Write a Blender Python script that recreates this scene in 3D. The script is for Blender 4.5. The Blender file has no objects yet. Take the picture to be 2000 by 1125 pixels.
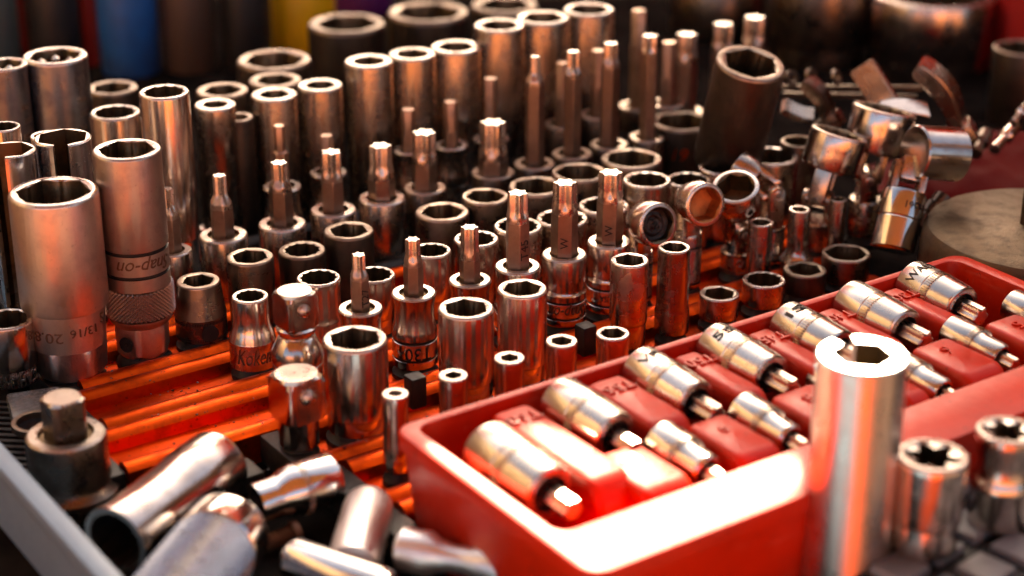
import bpy, bmesh, math, random
from mathutils import Vector, Matrix, Quaternion
from math import sin, cos, pi, radians, sqrt, atan2, hypot
random.seed(7)
scn = bpy.context.scene
col = scn.collection

# ------------------------------------------------------------------ camera
FPX = 65 / 36 * 2000          # focal length in photograph pixels
TH = radians(23.5)            # pitch below the horizontal
CH = 0.30                     # height above the socket seats (metres)
CT, ST = cos(TH), sin(TH)
cam_d = bpy.data.cameras.new('camera'); cam = bpy.data.objects.new('camera', cam_d); col.objects.link(cam)
cam.location = (0, 0, CH); cam.rotation_euler = (pi / 2 - TH, 0, 0)
cam_d.lens = 65; cam_d.sensor_width = 36
cam_d.clip_start = 0.01; cam_d.clip_end = 200
cam_d.dof.use_dof = True; cam_d.dof.focus_distance = 0.688; cam_d.dof.aperture_fstop = 6.6
scn.camera = cam
# ------------------------------------------------------------------ light
SUN_EL, SUN_AZ = radians(34), radians(5)      # sun stands behind the table, beyond the added overhead cloth
SUN = Vector((sin(SUN_AZ) * cos(SUN_EL), cos(SUN_AZ) * cos(SUN_EL), sin(SUN_EL)))
w = bpy.data.worlds.new('World'); scn.world = w; w.use_nodes = True
nt = w.node_tree; bg = nt.nodes['Background']
sky = nt.nodes.new('ShaderNodeTexSky'); sky.sky_type = 'NISHITA'; sky.sun_disc = False
sky.sun_elevation = SUN_EL; sky.sun_rotation = SUN_AZ; sky.air_density = 0.7; sky.dust_density = 6.0; sky.ozone_density = 0.0
nt.links.new(sky.outputs[0], bg.inputs[0]); bg.inputs[1].default_value = 0.05
sl = bpy.data.lights.new('sun', 'SUN'); sl.energy = 5.0; sl.angle = radians(0.3); sl.color = (1, .84, .62)
so = bpy.data.objects.new('sun', sl); col.objects.link(so)
so.rotation_mode = 'QUATERNION'; so.rotation_quaternion = (-SUN).to_track_quat('-Z', 'Y')
so.location = SUN * 5
vs = scn.view_settings
scn.display_settings.display_device = 'sRGB'
vs.view_transform = 'Standard'; vs.look = 'None'; vs.exposure = 2.85; vs.gamma = 1
vs.use_white_balance = True; vs.white_balance_temperature = 7300; vs.white_balance_tint = 14
scn.cycles.max_bounces = 10; scn.cycles.glossy_bounces = 6; scn.cycles.diffuse_bounces = 3
scn.cycles.caustics_reflective = False; scn.cycles.caustics_refractive = False
scn.cycles.sample_clamp_indirect = 6
scn.cycles.use_denoising = True

# ------------------------------------------------------------------ picture <-> place
def ray(u, v):
    a = (u - 1000) / FPX; b = -(v - 562.5) / FPX
    return Vector((a, CT + b * ST, -ST + b * CT))
def ground(u, v, z=0.0):
    d = ray(u, v); t = (z - CH) / d.z
    return Vector((d.x * t, d.y * t, z))
def at_depth(u, v, y):
    d = ray(u, v); t = y / d.y
    return Vector((d.x * t, y, CH + d.z * t))
def proj(p):
    z = p.z - CH; dep = p.y * CT - z * ST; up = p.y * ST + z * CT
    return 1000 + FPX * p.x / dep, 562.5 - FPX * up / dep, dep
def _solve_px_(u, v, vb, z0=0.0):
    """base point on z0 in image row vb whose vertical passes through (u, v); returns base, height, depth at the top"""
    ub = u
    for _ in range(12):
        P = ground(ub, vb, z0)
        z = 0.03
        for _ in range(20):
            pu, pv, dp = proj(Vector((P.x, P.y, z0 + z)))
            e = (pv - v) * dp / FPX / CT
            z += e
        ub += (u - pu)
    return P, z, dp

solve = _solve_px_
# ------------------------------------------------------------------ materials
MAT = {}
def nodes(name):
    m = bpy.data.materials.new(name); m.use_nodes = True
    n = m.node_tree; b = n.nodes['Principled BSDF']
    MAT[name] = m
    return m, n, b
def N(n, t, **kw):
    x = n.nodes.new(t)
    for k, v in kw.items(): setattr(x, k, v)
    return x
def noise(n, vec, scale, detail=3, rough=.6):
    x = N(n, 'ShaderNodeTexNoise'); x.inputs['Scale'].default_value = scale
    x.inputs['Detail'].default_value = detail; x.inputs['Roughness'].default_value = rough
    if vec is not None: n.links.new(vec, x.inputs['Vector'])
    return x.outputs['Fac']
def ramp(n, fac, a, b, va=0.0, vb=1.0):
    x = N(n, 'ShaderNodeMapRange'); x.clamp = True
    x.inputs['From Min'].default_value = a; x.inputs['From Max'].default_value = b
    x.inputs['To Min'].default_value = va; x.inputs['To Max'].default_value = vb
    n.links.new(fac, x.inputs['Value']); return x.outputs['Result']
def mixc(n, fac, a, b):
    x = N(n, 'ShaderNodeMix'); x.data_type = 'RGBA'
    n.links.new(fac, x.inputs[0])
    for s, c in ((6, a), (7, b)):
        if isinstance(c, (tuple, list)): x.inputs[s].default_value = (*c, 1)
        else: n.links.new(c, x.inputs[s])
    return x.outputs[2]
def objco(n, scale=(1, 1, 1)):
    tc = N(n, 'ShaderNodeTexCoord'); mp = N(n, 'ShaderNodeMapping')
    mp.inputs['Scale'].default_value = scale
    oi = N(n, 'ShaderNodeObjectInfo'); add = N(n, 'ShaderNodeVectorMath', operation='ADD')
    mul = N(n, 'ShaderNodeMath', operation='MULTIPLY'); mul.inputs[1].default_value = 37.0
    n.links.new(oi.outputs['Random'], mul.inputs[0])
    n.links.new(tc.outputs['Object'], mp.inputs['Vector'])
    n.links.new(mp.outputs[0], add.inputs[0]); n.links.new(mul.outputs[0], add.inputs[1])
    return add.outputs[0], oi.outputs['Random']
def metal(name, c, rough, dirt=(.10, .07, .05), dirt_amt=.5, met=1.0, streak=.12, bump=.15, speck=.0, ring=False):
    m, n, b = nodes(name)
    v, rnd = objco(n)
    vs_, _ = objco(n, (1, 1, .06) if not ring else (.08, .08, 1))
    big = noise(n, v, 160, 4)
    st = noise(n, vs_, 1400, 3)
    fine = noise(n, v, 1500, 2)
    d = ramp(n, big, .46, .72, 0, dirt_amt)
    c1 = mixc(n, ramp(n, rnd, 0, 1), tuple(x * .74 for x in c), tuple(min(1, x * 1.1) for x in c))
    c2 = mixc(n, d, c1, dirt)
    if speck:
        sp = ramp(n, noise(n, v, 620, 2), .66, .72, 0, speck)
        c2 = mixc(n, sp, c2, (.05, .03, .02))
    n.links.new(c2, b.inputs['Base Color'])
    b.inputs['Metallic'].default_value = met
    r = N(n, 'ShaderNodeMath', operation='MULTIPLY_ADD'); r.inputs[1].default_value = streak; r.inputs[2].default_value = rough - streak * .5
    n.links.new(st, r.inputs[0])
    r2 = N(n, 'ShaderNodeMath', operation='MULTIPLY_ADD'); r2.inputs[1].default_value = .35
    n.links.new(d, r2.inputs[0]); n.links.new(r.outputs[0], r2.inputs[2])
    sm = N(n, 'ShaderNodeMath', operation='MULTIPLY_ADD'); sm.inputs[1].default_value = .10
    n.links.new(ramp(n, noise(n, v, 70, 5, .7), .42, .70), sm.inputs[0]); n.links.new(r2.outputs[0], sm.inputs[2])
    n.links.new(sm.outputs[0], b.inputs['Roughness'])
    bp = N(n, 'ShaderNodeBump'); bp.inputs['Strength'].default_value = bump; bp.inputs['Distance'].default_value = .0002
    ad = N(n, 'ShaderNodeMath', operation='ADD'); n.links.new(st, ad.inputs[0]); n.links.new(fine, ad.inputs[1])
    n.links.new(ad.outputs[0], bp.inputs['Height']); n.links.new(bp.outputs[0], b.inputs['Normal'])
    return m
metal('chrome', (.74, .65, .59), .13, dirt_amt=.3)
metal('cool_chrome', (.46, .48, .52), .17, dirt=(.08, .07, .07), dirt_amt=.4)
metal('satin_bright', (.88, .80, .74), .27, dirt_amt=.12)
metal('chrome_bright', (.78, .75, .70), .11, dirt_amt=.10, streak=.06, bump=.05)
metal('chrome_worn', (.58, .48, .40), .18, dirt_amt=.45, speck=.3)
metal('satin', (.62, .50, .44), .33, dirt_amt=.25, bump=.35, speck=.25)
metal('black_steel', (.095, .072, .055), .36, dirt=(.05, .04, .03), dirt_amt=.6, met=.9)
metal('gun_steel', (.22, .175, .14), .25, dirt_amt=.6, ring=True)
metal('blue_steel', (.20, .20, .215), .27, dirt=(.06, .05, .05), dirt_amt=.5)
metal('rim_steel', (.64, .58, .52), .24, dirt=(.30, .20, .13), dirt_amt=.55, speck=.3)
metal('rim_bright', (.92, .90, .88), .36, dirt_amt=.1)
metal('nickel', (.78, .72, .63), .20, dirt_amt=.12, streak=.08, bump=.06)
metal('rim_gun', (.44, .36, .29), .28, dirt=(.16, .11, .07), dirt_amt=.6)
metal('rim_dark', (.30, .24, .19), .32, dirt=(.12, .08, .05), dirt_amt=.6)
metal('bit_steel', (.50, .35, .26), .34, dirt=(.12, .08, .06), dirt_amt=.4, bump=.3)
metal('bit_tip', (.68, .56, .47), .24, dirt=(.2, .1, .06), dirt_amt=.4)
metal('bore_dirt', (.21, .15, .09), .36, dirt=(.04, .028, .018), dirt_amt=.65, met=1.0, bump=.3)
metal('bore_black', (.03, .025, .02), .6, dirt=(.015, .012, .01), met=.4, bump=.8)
metal('iron', (.125, .088, .052), .46, dirt=(.10, .08, .06), dirt_amt=.6, met=.85, bump=.8)
metal('groove', (.035, .03, .03), .5, met=.6)
metal('stamp', (.17, .09, .06), .42, met=.8)
metal('rail_metal', (.72, .070, .006), .34, dirt=(.22, .022, .004), dirt_amt=.5, bump=.04, speck=.6, streak=.05)
metal('rust', (.62, .24, .08), .42, dirt=(.10, .05, .03), dirt_amt=.5, met=.9)
metal('brass_rust', (.30, .15, .09), .5, met=.7)
def plastic(name, c, rough, c2=None, amt=.5, bump=.2, spec=.5, scale=90, coat=0, scratch=None):
    m, n, b = nodes(name); v, rnd = objco(n)
    f = ramp(n, noise(n, v, scale, 5), .42, .75, 0, amt)
    cc = mixc(n, f, c, c2 or tuple(x * .5 for x in c))
    if scratch:
        for sc in ((1, .035, .3), (.05, 1, .3)):
            v2, _ = objco(n, sc)
            cc = mixc(n, ramp(n, noise(n, v2, 520, 2), .66, .74, 0, .28), cc, scratch)
        cc = mixc(n, ramp(n, noise(n, v, 330, 3), .66, .72, 0, .7), cc, (.05, .012, .008))
    n.links.new(cc, b.inputs['Base Color'])
    n.links.new(ramp(n, noise(n, v, scale * 6, 3), .2, .8, rough - .08, rough + .12), b.inputs['Roughness'])
    b.inputs['Specular IOR Level'].default_value = spec
    b.inputs['Coat Weight'].default_value = coat
    bp = N(n, 'ShaderNodeBump'); bp.inputs['Strength'].default_value = bump; bp.inputs['Distance'].default_value = .0003
    n.links.new(noise(n, v, scale * 10, 4), bp.inputs['Height']); n.links.new(bp.outputs[0], b.inputs['Normal'])
    return m
plastic('tray_plastic', (.60, .022, .004), .36, (.34, .012, .003), .6, bump=.25, scale=45, spec=.30, scratch=(.62, .12, .08))
plastic('grease', (.012, .009, .007), .3, (.04, .03, .022), .6, bump=.6, scale=200)
plastic('black_plastic', (.012, .011, .010), .5, (.03, .027, .024), .6)
plastic('black_rubber', (.012, .011, .010), .65, (.03, .027, .024), .7, bump=.5)
plastic('pad_grey', (.22, .22, .22), .55, (.12, .12, .12), .5)
plastic('clear_grey', (.16, .165, .16), .25, (.09, .09, .09), .4)
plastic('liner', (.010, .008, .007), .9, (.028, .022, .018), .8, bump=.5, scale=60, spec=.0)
plastic('drawer_paint', (.16, .255, .36), .40, (.13, .20, .28), .5)
plastic('ground_ledge_grey', (.20, .18, .14), .7, (.14, .125, .1), .5)
plastic('tube_black', (.018, .016, .015), .4, (.05, .04, .03), .6, scale=30)
plastic('tube_blue', (.012, .13, .42), .45, (.03, .022, .025), .9, scale=22)
plastic('tube_red', (.42, .022, .008), .4, (.2, .012, .006), .6, scale=30)
plastic('tube_yellow', (.95, .56, .01), .4, (.75, .40, .01), .6, scale=30)
plastic('tube_purple', (.14, .02, .16), .4)
plastic('tube_green', (.07, .10, .09), .4, (.10, .10, .10), .6, scale=30)
plastic('tube_brown', (.09, .05, .03), .45, (.045, .03, .02), .6, scale=30)
plastic('dark_red', (.12, .003, .002), .7, (.06, .002, .002), .5, scale=30, spec=.08)
plastic('red_paint', (.45, .012, .01), .45, (.25, .008, .008), .5, scale=30)
plastic('asphalt', (.09, .055, .034), .85, (.13, .08, .05), .8, bump=.5, scale=8)
plastic('reflector_orange', (.62, .075, .010), .7, (.5, .06, .008), .5, scale=6)
m, n, b = nodes('added_awning_cloth')
tr = N(n, 'ShaderNodeBsdfTranslucent'); tr.inputs[0].default_value = (.75, .16, .04, 1)
df = N(n, 'ShaderNodeBsdfDiffuse'); df.inputs[0].default_value = (.55, .10, .03, 1)
mx = N(n, 'ShaderNodeMixShader'); mx.inputs[0].default_value = .35
n.links.new(df.outputs[0], mx.inputs[1]); n.links.new(tr.outputs[0], mx.inputs[2])
n.links.new(mx.outputs[0], n.nodes['Material Output'].inputs[0])

# ------------------------------------------------------------------ mesh helpers
def link(name, me, mats, parent=None, angle=32):
    me.set_sharp_from_angle(angle=radians(angle)) if angle else None
    for p in me.polygons: p.use_smooth = True
    for k in ([mats] if isinstance(mats, str) else mats): me.materials.append(MAT[k])
    o = bpy.data.objects.new(name, me); col.objects.link(o)
    if parent is not None: o.parent = parent
    return o
def loft(name, rings, mats, parent=None, n=48, cap0=False, cap1=False, mi=None, angle=32, axis=None):
    """rings: (z, r) with r a number or a function of the angle; mi: material slot for each band"""
    vs_, fs, ms = [], [], []
    for z, r in rings:
        for k in range(n):
            t = 2 * pi * k / n; q = r(t) if callable(r) else r
            vs_.append((q * cos(t), q * sin(t), z))
    for i in range(len(rings) - 1):
        for k in range(n):
            a = i * n + k; b_ = i * n + (k + 1) % n
            fs.append((a, b_, b_ + n, a + n)); ms.append(mi[i] if mi else 0)
    if cap0: fs.append(tuple(range(n - 1, -1, -1))); ms.append(mi[0] if mi else 0)
    if cap1: fs.append(tuple((len(rings) - 1) * n + k for k in range(n))); ms.append(mi[-1] if mi else 0)
    me = bpy.data.meshes.new(name); me.from_pydata(vs_, [], fs)
    me.polygons.foreach_set('material_index', ms)
    return link(name, me, mats, parent, angle)
def hexr(ac, rot=0.0):          # ac: across-corners radius
    def f(t):
        a = (t + rot) % (pi / 3) - pi / 6
        return ac * cos(pi / 6) / cos(a)
    return f
def twelve(ac):
    h0, h1 = hexr(ac), hexr(ac, pi / 6)
    return lambda t: max(h0(t), h1(t))
def sqr(ac, rot=0.0, rnd=.9):
    def f(t):
        a = (t + rot) % (pi / 2) - pi / 4
        return min(ac * cos(pi / 4) / cos(a), ac * rnd)
    return f
def star(r, d=.17):
    return lambda t: r * (1 - d * (.5 - .5 * cos(6 * t)) ** .65)
def estar(r, d=.42):
    def f(t):
        a = (t % (pi / 3)) / (pi / 3); return r * (1 - d * abs(2 * a - 1) ** 1.1)
    return f
def rmin(f, r): return lambda t: min(f(t) if callable(f) else f, r)
def rmax(f, r): return lambda t: max(f(t) if callable(f) else f, r)
def box_bm(bm, c, s, rot=0.0, mat=0, bev=0.0, M=None):
    r = bmesh.ops.create_cube(bm, size=1)
    T = Matrix.Translation(c) @ Matrix.Rotation(rot, 4, 'Z') @ Matrix.Diagonal((*s, 1))
    if M is not None: T = M @ T
    bmesh.ops.transform(bm, matrix=T, verts=r['verts'])
    if bev:
        es = list({e for v in r['verts'] for e in v.link_edges})
        bmesh.ops.bevel(bm, geom=es, offset=bev, segments=2, affect='EDGES', profile=.6)
def bm_obj(name, bm, mats, parent=None, angle=32):
    me = bpy.data.meshes.new(name); bmesh.ops.recalc_face_normals(bm, faces=bm.faces); bm.to_mesh(me); bm.free()
    return link(name, me, mats, parent, angle)
def box(name, c, s, mat, parent=None, rot=0.0, bev=0.0, M=None):
    bm = bmesh.new(); box_bm(bm, c, s, rot, bev=bev, M=M)
    return bm_obj(name, bm, mat, parent)
def prism(name, pts, z0, z1, mat, parent=None, bev=0.0, M=None):
    bm = bmesh.new()
    a = [bm.verts.new((x, y, z0)) for x, y in pts]; b_ = [bm.verts.new((x, y, z1)) for x, y in pts]
    k = len(pts)
    bm.faces.new(a[::-1]); bm.faces.new(b_)
    for i in range(k): bm.faces.new((a[i], a[(i + 1) % k], b_[(i + 1) % k], b_[i]))
    bmesh.ops.recalc_face_normals(bm, faces=bm.faces)
    if bev:
        es = [e for e in bm.edges if e.calc_face_angle(0) > .5]
        bmesh.ops.bevel(bm, geom=es, offset=bev, segments=2, affect='EDGES', profile=.6)
    if M is not None: bmesh.ops.transform(bm, matrix=M, verts=bm.verts)
    return bm_obj(name, bm, mat, parent)
def tag(o, label, cat, group=None, kind=None):
    if label: o['label'] = label
    if cat: o['category'] = cat
    if group: o['group'] = group
    if kind: o['kind'] = kind
    return o
def empty(name, loc, label, cat, group=None, rot=None, rz=0.0):
    o = bpy.data.objects.new(name, None); col.objects.link(o)
    o.empty_display_size = .01; o.location = loc
    if rot is not None: o.rotation_mode = 'QUATERNION'; o.rotation_quaternion = rot
    else: o.rotation_euler = (0, 0, rz)
    return tag(o, label, cat, group)
def lie(P0, P1, spin=0.0):
    d = (P1 - P0).normalized()
    return d.to_track_quat('Z', 'Y') @ Quaternion((0, 0, 1), spin)

def text_pts(s, size, shear=0.0, depth=.0002, bold=0.0):
    cu = bpy.data.curves.new('lettering', 'FONT'); cu.body = s; cu.size = size; cu.align_x = 'CENTER'; cu.align_y = 'CENTER'
    cu.extrude = depth; cu.shear = shear; cu.offset = bold; cu.resolution_u = 3
    o = bpy.data.objects.new('lettering', cu); col.objects.link(o)
    bpy.context.view_layer.update()
    me = bpy.data.meshes.new_from_object(o.evaluated_get(bpy.context.evaluated_depsgraph_get()))
    bpy.data.objects.remove(o); bpy.data.curves.remove(cu)
    return me
def wrap_text(s, size, R, z, ang, parent, mat='groove', flip=False, shear=0.0, depth=.00025, width=None, bold=0.0):
    """lettering bent round a vertical cylinder of radius R, centred at angle ang, height z (parent space)"""
    me = text_pts(s, size, shear, depth, bold)
    xs = [v.co.x for v in me.vertices]
    k = (width / (max(xs) - min(xs))) if width else 1
    for v in me.vertices:
        x, y, h = v.co.x * k, v.co.y, v.co.z
        if flip: x, y = -x, -y
        a = ang + x / R
        r = R + h
        v.co = Vector((r * cos(a), r * sin(a), z + y))
    me.name = 'lettering'
    return link('lettering', me, mat, parent, 40)
def flat_text(s, size, M, parent, mat, depth=.0003, bold=0.0):
    me = text_pts(s, size, 0, depth, bold); me.transform(M); me.name = 'lettering'
    return link('lettering', me, mat, parent, 40)

def top_round(R, H, rin, q=.10):
    return [(H - q * R, R), (H - q * .45 * R, R * .985), (H - q * .15 * R, R * .955), (H, R * .925), (H, R * .915), (H, rin * 1.03)]
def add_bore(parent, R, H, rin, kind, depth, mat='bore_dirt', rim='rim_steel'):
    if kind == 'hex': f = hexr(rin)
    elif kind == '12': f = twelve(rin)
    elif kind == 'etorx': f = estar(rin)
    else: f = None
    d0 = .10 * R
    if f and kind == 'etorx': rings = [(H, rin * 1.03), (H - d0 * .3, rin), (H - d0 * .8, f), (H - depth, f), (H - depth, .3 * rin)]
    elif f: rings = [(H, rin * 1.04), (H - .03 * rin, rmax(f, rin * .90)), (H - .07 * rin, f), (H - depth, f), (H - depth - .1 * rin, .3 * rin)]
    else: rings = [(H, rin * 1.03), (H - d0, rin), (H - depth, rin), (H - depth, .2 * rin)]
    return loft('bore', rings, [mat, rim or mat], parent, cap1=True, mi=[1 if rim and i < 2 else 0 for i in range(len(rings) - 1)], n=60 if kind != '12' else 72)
def ticks(parent, R, z, h, n, a0, a1, mat='groove', name='knurl'):
    """short upright nicks round a band, one part"""
    bm = bmesh.new()
    for k in range(n):
        a = a0 + (a1 - a0) * (k + .5) / n
        box_bm(bm, Vector((R * cos(a), R * sin(a), z)), (.00035, R * abs(a1 - a0) / n * .5, h), a)
    return bm_obj(name, bm, mat, parent)
def knurl_band(parent, R, z0, z1, n=64, rows=14, amp=.0004, mat='satin'):
    vs_, fs = [], []
    for i in range(rows + 1):
        z = z0 + (z1 - z0) * i / rows
        for k in range(n):
            t = 2 * pi * (k + .5 * (i % 2)) / n
            vs_.append((R * cos(t), R * sin(t), z))
    def idx(i, k): return i * n + k % n
    ext = []
    for i in range(0, rows - 1):
        for k in range(n):
            o = i % 2
            lo, l, r, up = idx(i, k), idx(i + 1, k - 1 + o), idx(i + 1, k + o), idx(i + 2, k)
            c = sum((Vector(vs_[j]) for j in (lo, l, r, up)), Vector()) / 4
            s = (R + amp) / hypot(c.x, c.y)
            vs_.append((c.x * s, c.y * s, c.z)); ci = len(vs_) - 1
            fs += [(lo, r, ci), (r, up, ci), (up, l, ci), (l, lo, ci)]
    me = bpy.data.meshes.new('knurl_band'); me.from_pydata(vs_, [], fs)
    return link('knurl_band', me, mat, parent, 10)

RIM = {'chrome': 'rim_steel', 'chrome_worn': 'rim_steel', 'chrome_bright': 'chrome_bright', 'satin': 'rim_steel',
       'black_steel': 'rim_dark', 'gun_steel': 'rim_gun', 'blue_steel': 'rim_steel'}
STY = {   # (share of height, share of rim radius) from the bottom; the rim is added
    'plain': [(0, .90), (.015, .96), (.05, .98), (.06, .98)],
    'step': [(0, .88), (.015, .93), (.27, .93), (.285, .985), (.30, 1)],
    'lowstep': [(0, .90), (.01, .94), (.17, .94), (.19, 1)],
    'neck': [(0, 1.22), (.012, 1.29), (.385, 1.30), (.40, 1.28), (.45, 1.24), (.52, 1.13), (.60, 1.04), (.68, 1.005), (.75, 1)],
    'flare': [(0, 1.5), (.01, 1.56), (.20, 1.58), (.22, 1.5), (.27, 1.25), (.33, 1.08), (.40, 1.01), (.46, 1)],
    'softneck': [(0, 1.0), (.01, 1.07), (.34, 1.07), (.355, 1.05), (.44, 1.01), (.55, .965), (.70, .96), (.85, .985)],
    'cone': [(0, 1.10), (.015, 1.19), (.42, 1.20), (.44, 1.185)],
    'ring': [(0, 1.02), (.01, 1.06), (.13, 1.06), (.135, 1.15), (.165, 1.15), (.172, 1.0), (.75, .98), (.76, 1.0), (.9, 1)],
}
def cam_ang(P): return atan2(-P.y, -P.x)
ROW = 'sockets standing upright in the rails'
def socket(label, u, v, wpx, vb, bore='hex', sty='plain', mat='chrome', wall=.78, depth=.55, name='socket', cat='socket',
           group=ROW, z0=0.0, bmat=None, low=None):
    P, H, dp = solve(u, v, vb, z0)
    R = wpx * dp / FPX / 2
    e = empty(name, P, label, cat, group, rz=random.uniform(0, 2 * pi) if bore != 'slot' else 0)
    prof = STY[sty] if isinstance(sty, str) else sty
    rin = R * wall
    low_i = None
    body = [(H * a, R * b) for a, b in prof]
    split = None
    if low:                      # (number of leading rings that make the drive end, its material)
        k, lm = low
        loft('drive_end', body[:k], lm, e, cap0=True)
        body = body[k - 1:]
    rings = body + top_round(R, H, rin * 1.04)
    nb = len(rings) - 1
    mi = [0] * nb
    for i in range(nb - 5, nb): mi[i] = 1
    loft('body', rings, [mat, RIM.get(mat, mat)], e, mi=mi, cap0=not low)
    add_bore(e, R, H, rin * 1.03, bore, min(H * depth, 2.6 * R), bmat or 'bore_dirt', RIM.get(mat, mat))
    e['_R'] = R; e['_H'] = H
    return e, R, H, P
BITROW = 'bit sockets standing upright in the rails'
def bit_socket(label, u, vt, wt, vh, wh, vr, wr, vb, kind='torx', mat='chrome', sty='plain', uc=None, band=None, spin=None, bitlen=None):
    """u: axis; vt/wt tip row and width; vh/wh row where the hexagon ends and its width; vr/wr collar rim"""
    P, H, dp = solve(uc or u, vr, vb)
    R = wr * dp / FPX / 2
    rz = random.uniform(0, 1) if spin is None else spin
    e = empty('bit_socket', P, label, 'bit socket', BITROW, rz=rz)
    prof = {'plain': [(0, .92), (.02, .97), (.3, .98), (.31, 1)],
            'neck': [(0, .98), (.02, 1.03), (.115, 1.03), (.125, .97), (.145, .97), (.155, 1.03), (.36, 1.03), (.37, .97), (.395, .97), (.41, 1.03), (.47, 1.03), (.53, .99), (.62, .90), (.74, .885), (.85, .90), (.9, .95)],
            'step': [(0, .98), (.02, 1.02), (.10, 1.02), (.11, .97), (.13, .97), (.14, 1.02), (.34, 1.02), (.35, .97), (.37, .97), (.38, 1.02), (.46, 1.02), (.49, .95), (.53, .94), (.6, .96)]}[sty]
    rin = R * .66
    rings = [(H * a, R * b) for a, b in prof] + [(H - .08 * R, R), (H - .03 * R, R * .975), (H, R * .93), (H, R * .92), (H, rin), (H - .18 * R, rin * .96), (H - .2 * R, .2 * R)]
    nb = len(rings) - 1; mi = [0] * nb
    for i in range(nb - 6, nb): mi[i] = 1
    mi[nb - 1] = 2; mi[nb - 2] = 2
    loft('sleeve', rings, [mat, RIM.get(mat, mat), 'bore_dirt'], e, mi=mi, cap0=True, cap1=True)
    if sty in ('neck', 'step'):
        for a in ((.135, .382) if sty == 'neck' else (.12, .36)):
            loft('groove_ring', [(H * (a - .011), R * .98), (H * (a - .011), R * .99), (H * (a + .011), R * .99), (H * (a + .011), R * .98)], 'groove', e)
    # heights of tip and hexagon end on the axis
    def zrow(vv):
        z = H
        for _ in range(25):
            pu, pv, d2 = proj(Vector((P.x, P.y, z))); z += (pv - vv) * d2 / FPX / CT
        return z, d2
    zt, d2 = zrow(vt); zh, d3 = zrow(vh)
    rt = wt * d2 / FPX / 2; rh = wh * d3 / FPX / 2 * 1.03
    hx = hexr(rh)
    if kind == 'torx':
        st = star(rt, .27)
        L = zt - zh
        rr = [(H - .2 * R, hx), (zh - .25 * rh, hx), (zh, rmin(hx, rh * .97)), (zh + .12 * L, rmin(hx, max(rt, rh * .90)))]
        for k, f in ((.18, .8), (.26, .5), (.36, .2), (.46, 0)):
            rr.append((zh + k * L, (lambda f: lambda t: rmin(hx, rt + (rh - rt) * f)(t) * (1 - .27 * (1 - f) * (.5 - .5 * cos(6 * t)) ** .65))(f)))
        rr += [(zt - .12 * rt, st), (zt, star(rt * .94, .27))]
        mi = [0, 0] + [1] * (len(rr) - 3)
        b_ = loft('bit', rr, ['bit_steel', 'bit_tip'], e, mi=mi, cap1=False, angle=40, n=96)
        rr2 = [(zt, star(rt * .94, .27)), (zt + .01 * rt, star(rt * .5, .1))]
        loft('bit_end', rr2, 'rim_steel', e, cap1=True, n=96)
    elif kind == 'hexkey':
        hk = hexr(rt)
        rr = [(H - .2 * R, hx), (zh, hx), (zh + .2 * rh, rmin(hx, rh * .9)), (zh + .45 * rh, rmin(hk, rt)), (zt - .15 * rt, hk), (zt, hexr(rt * .92))]
        loft('bit', rr, 'bit_steel', e, cap1=True)
    return e, R, H, P, (zt, zh, rt, rh)

# ------------------------------------------------------------------ drawer frame: e along the rails, d across them
PHI = radians(34.5)
E1 = Vector((cos(PHI), sin(PHI), 0)); E2 = Vector((-sin(PHI), cos(PHI), 0))
def ED(e, d, z=0.0): return E1 * e + E2 * d + Vector((0, 0, z))
def toed(P): return P.dot(E1), P.dot(E2)
ROWS = {'f': .4325, 'e': .466, 'd': .500, 'cd': .5165, 'c': .532, 'b': .5655, 'a': .599, 'z': .632, 'y': .665, 'x': .699, 'w': .733, 'v': .768, 'u': .803}
_solve_px = solve
def solve(u, v, vb, z0=0.0):
    if not isinstance(vb, str): return _solve_px(u, v, vb, z0)
    d = ROWS[vb]; e = toed(ground(u, v + 100))[0]
    for _ in range(40):
        P = ED(e, d, z0); z = .03
        for _ in range(12):
            pu, pv, dp = proj(Vector((P.x, P.y, z0 + z))); z += (pv - v) * dp / FPX / CT
        e += (u - pu) * dp / FPX / cos(PHI) * .8
    return P, z, dp
MED = Matrix.Rotation(PHI, 4, 'Z')     # (e, d) -> world

# ------------------------------------------------------------------ setting
FZ = -.012
def slab(name, pts, z0, z1, mat, label=None, cat=None, kind='structure'):
    o = prism(name, pts, z0, z1, mat); tag(o, label, cat, None, kind); return o
def edpts(l): return [tuple(ED(e, d).xy) for e, d in l]
slab('drawer_floor', [(-.16, .43), (.42, .43), (.9, .8), (.9, 1.4), (-.75, 1.4), (-.75, 1.15)], FZ - .004, FZ, 'liner')
slab('ground', [(-14, -14), (14, -14), (14, 14), (-14, 14)], -.86, -.80, 'asphalt')
# grey-blue side wall of the drawer at the lower left
pw = toed(ground(92, 1010, .012))
wall = empty('drawer', ED(pw[0], .5, 0), 'tool drawer with a pale blue grey painted side slanting across the lower left corner', 'drawer', rz=PHI)
prism('side_panel', [(-.0015, -.35), (.0015, -.35), (.0015, .6), (-.0015, .6)], FZ - .1, .010, 'drawer_paint', wall, bev=.0004)
prism('ground_ledge', [(-.12, -.35), (-.0018, -.35), (-.0018, .6), (-.12, .6)], -.052, -.05, 'ground_ledge_grey', wall)  # added ledge standing in for the sunlit ground beyond the drawer
prism('dark_backing', [(-.55, 1.32), (.75, 1.32), (.75, 1.33), (-.55, 1.33)], FZ - .004, .055, 'liner', wall, M=Matrix.Rotation(-PHI, 4, 'Z') @ Matrix.Translation(-ED(pw[0], .5, 0)))  # dark sheet added in place of shade between the tubes
prism('rolled_edge', [(-.0036, -.35), (.0036, -.35), (.0036, .6), (-.0036, .6)], .0101, .0165, 'drawer_paint', wall, bev=.0025)

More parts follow.
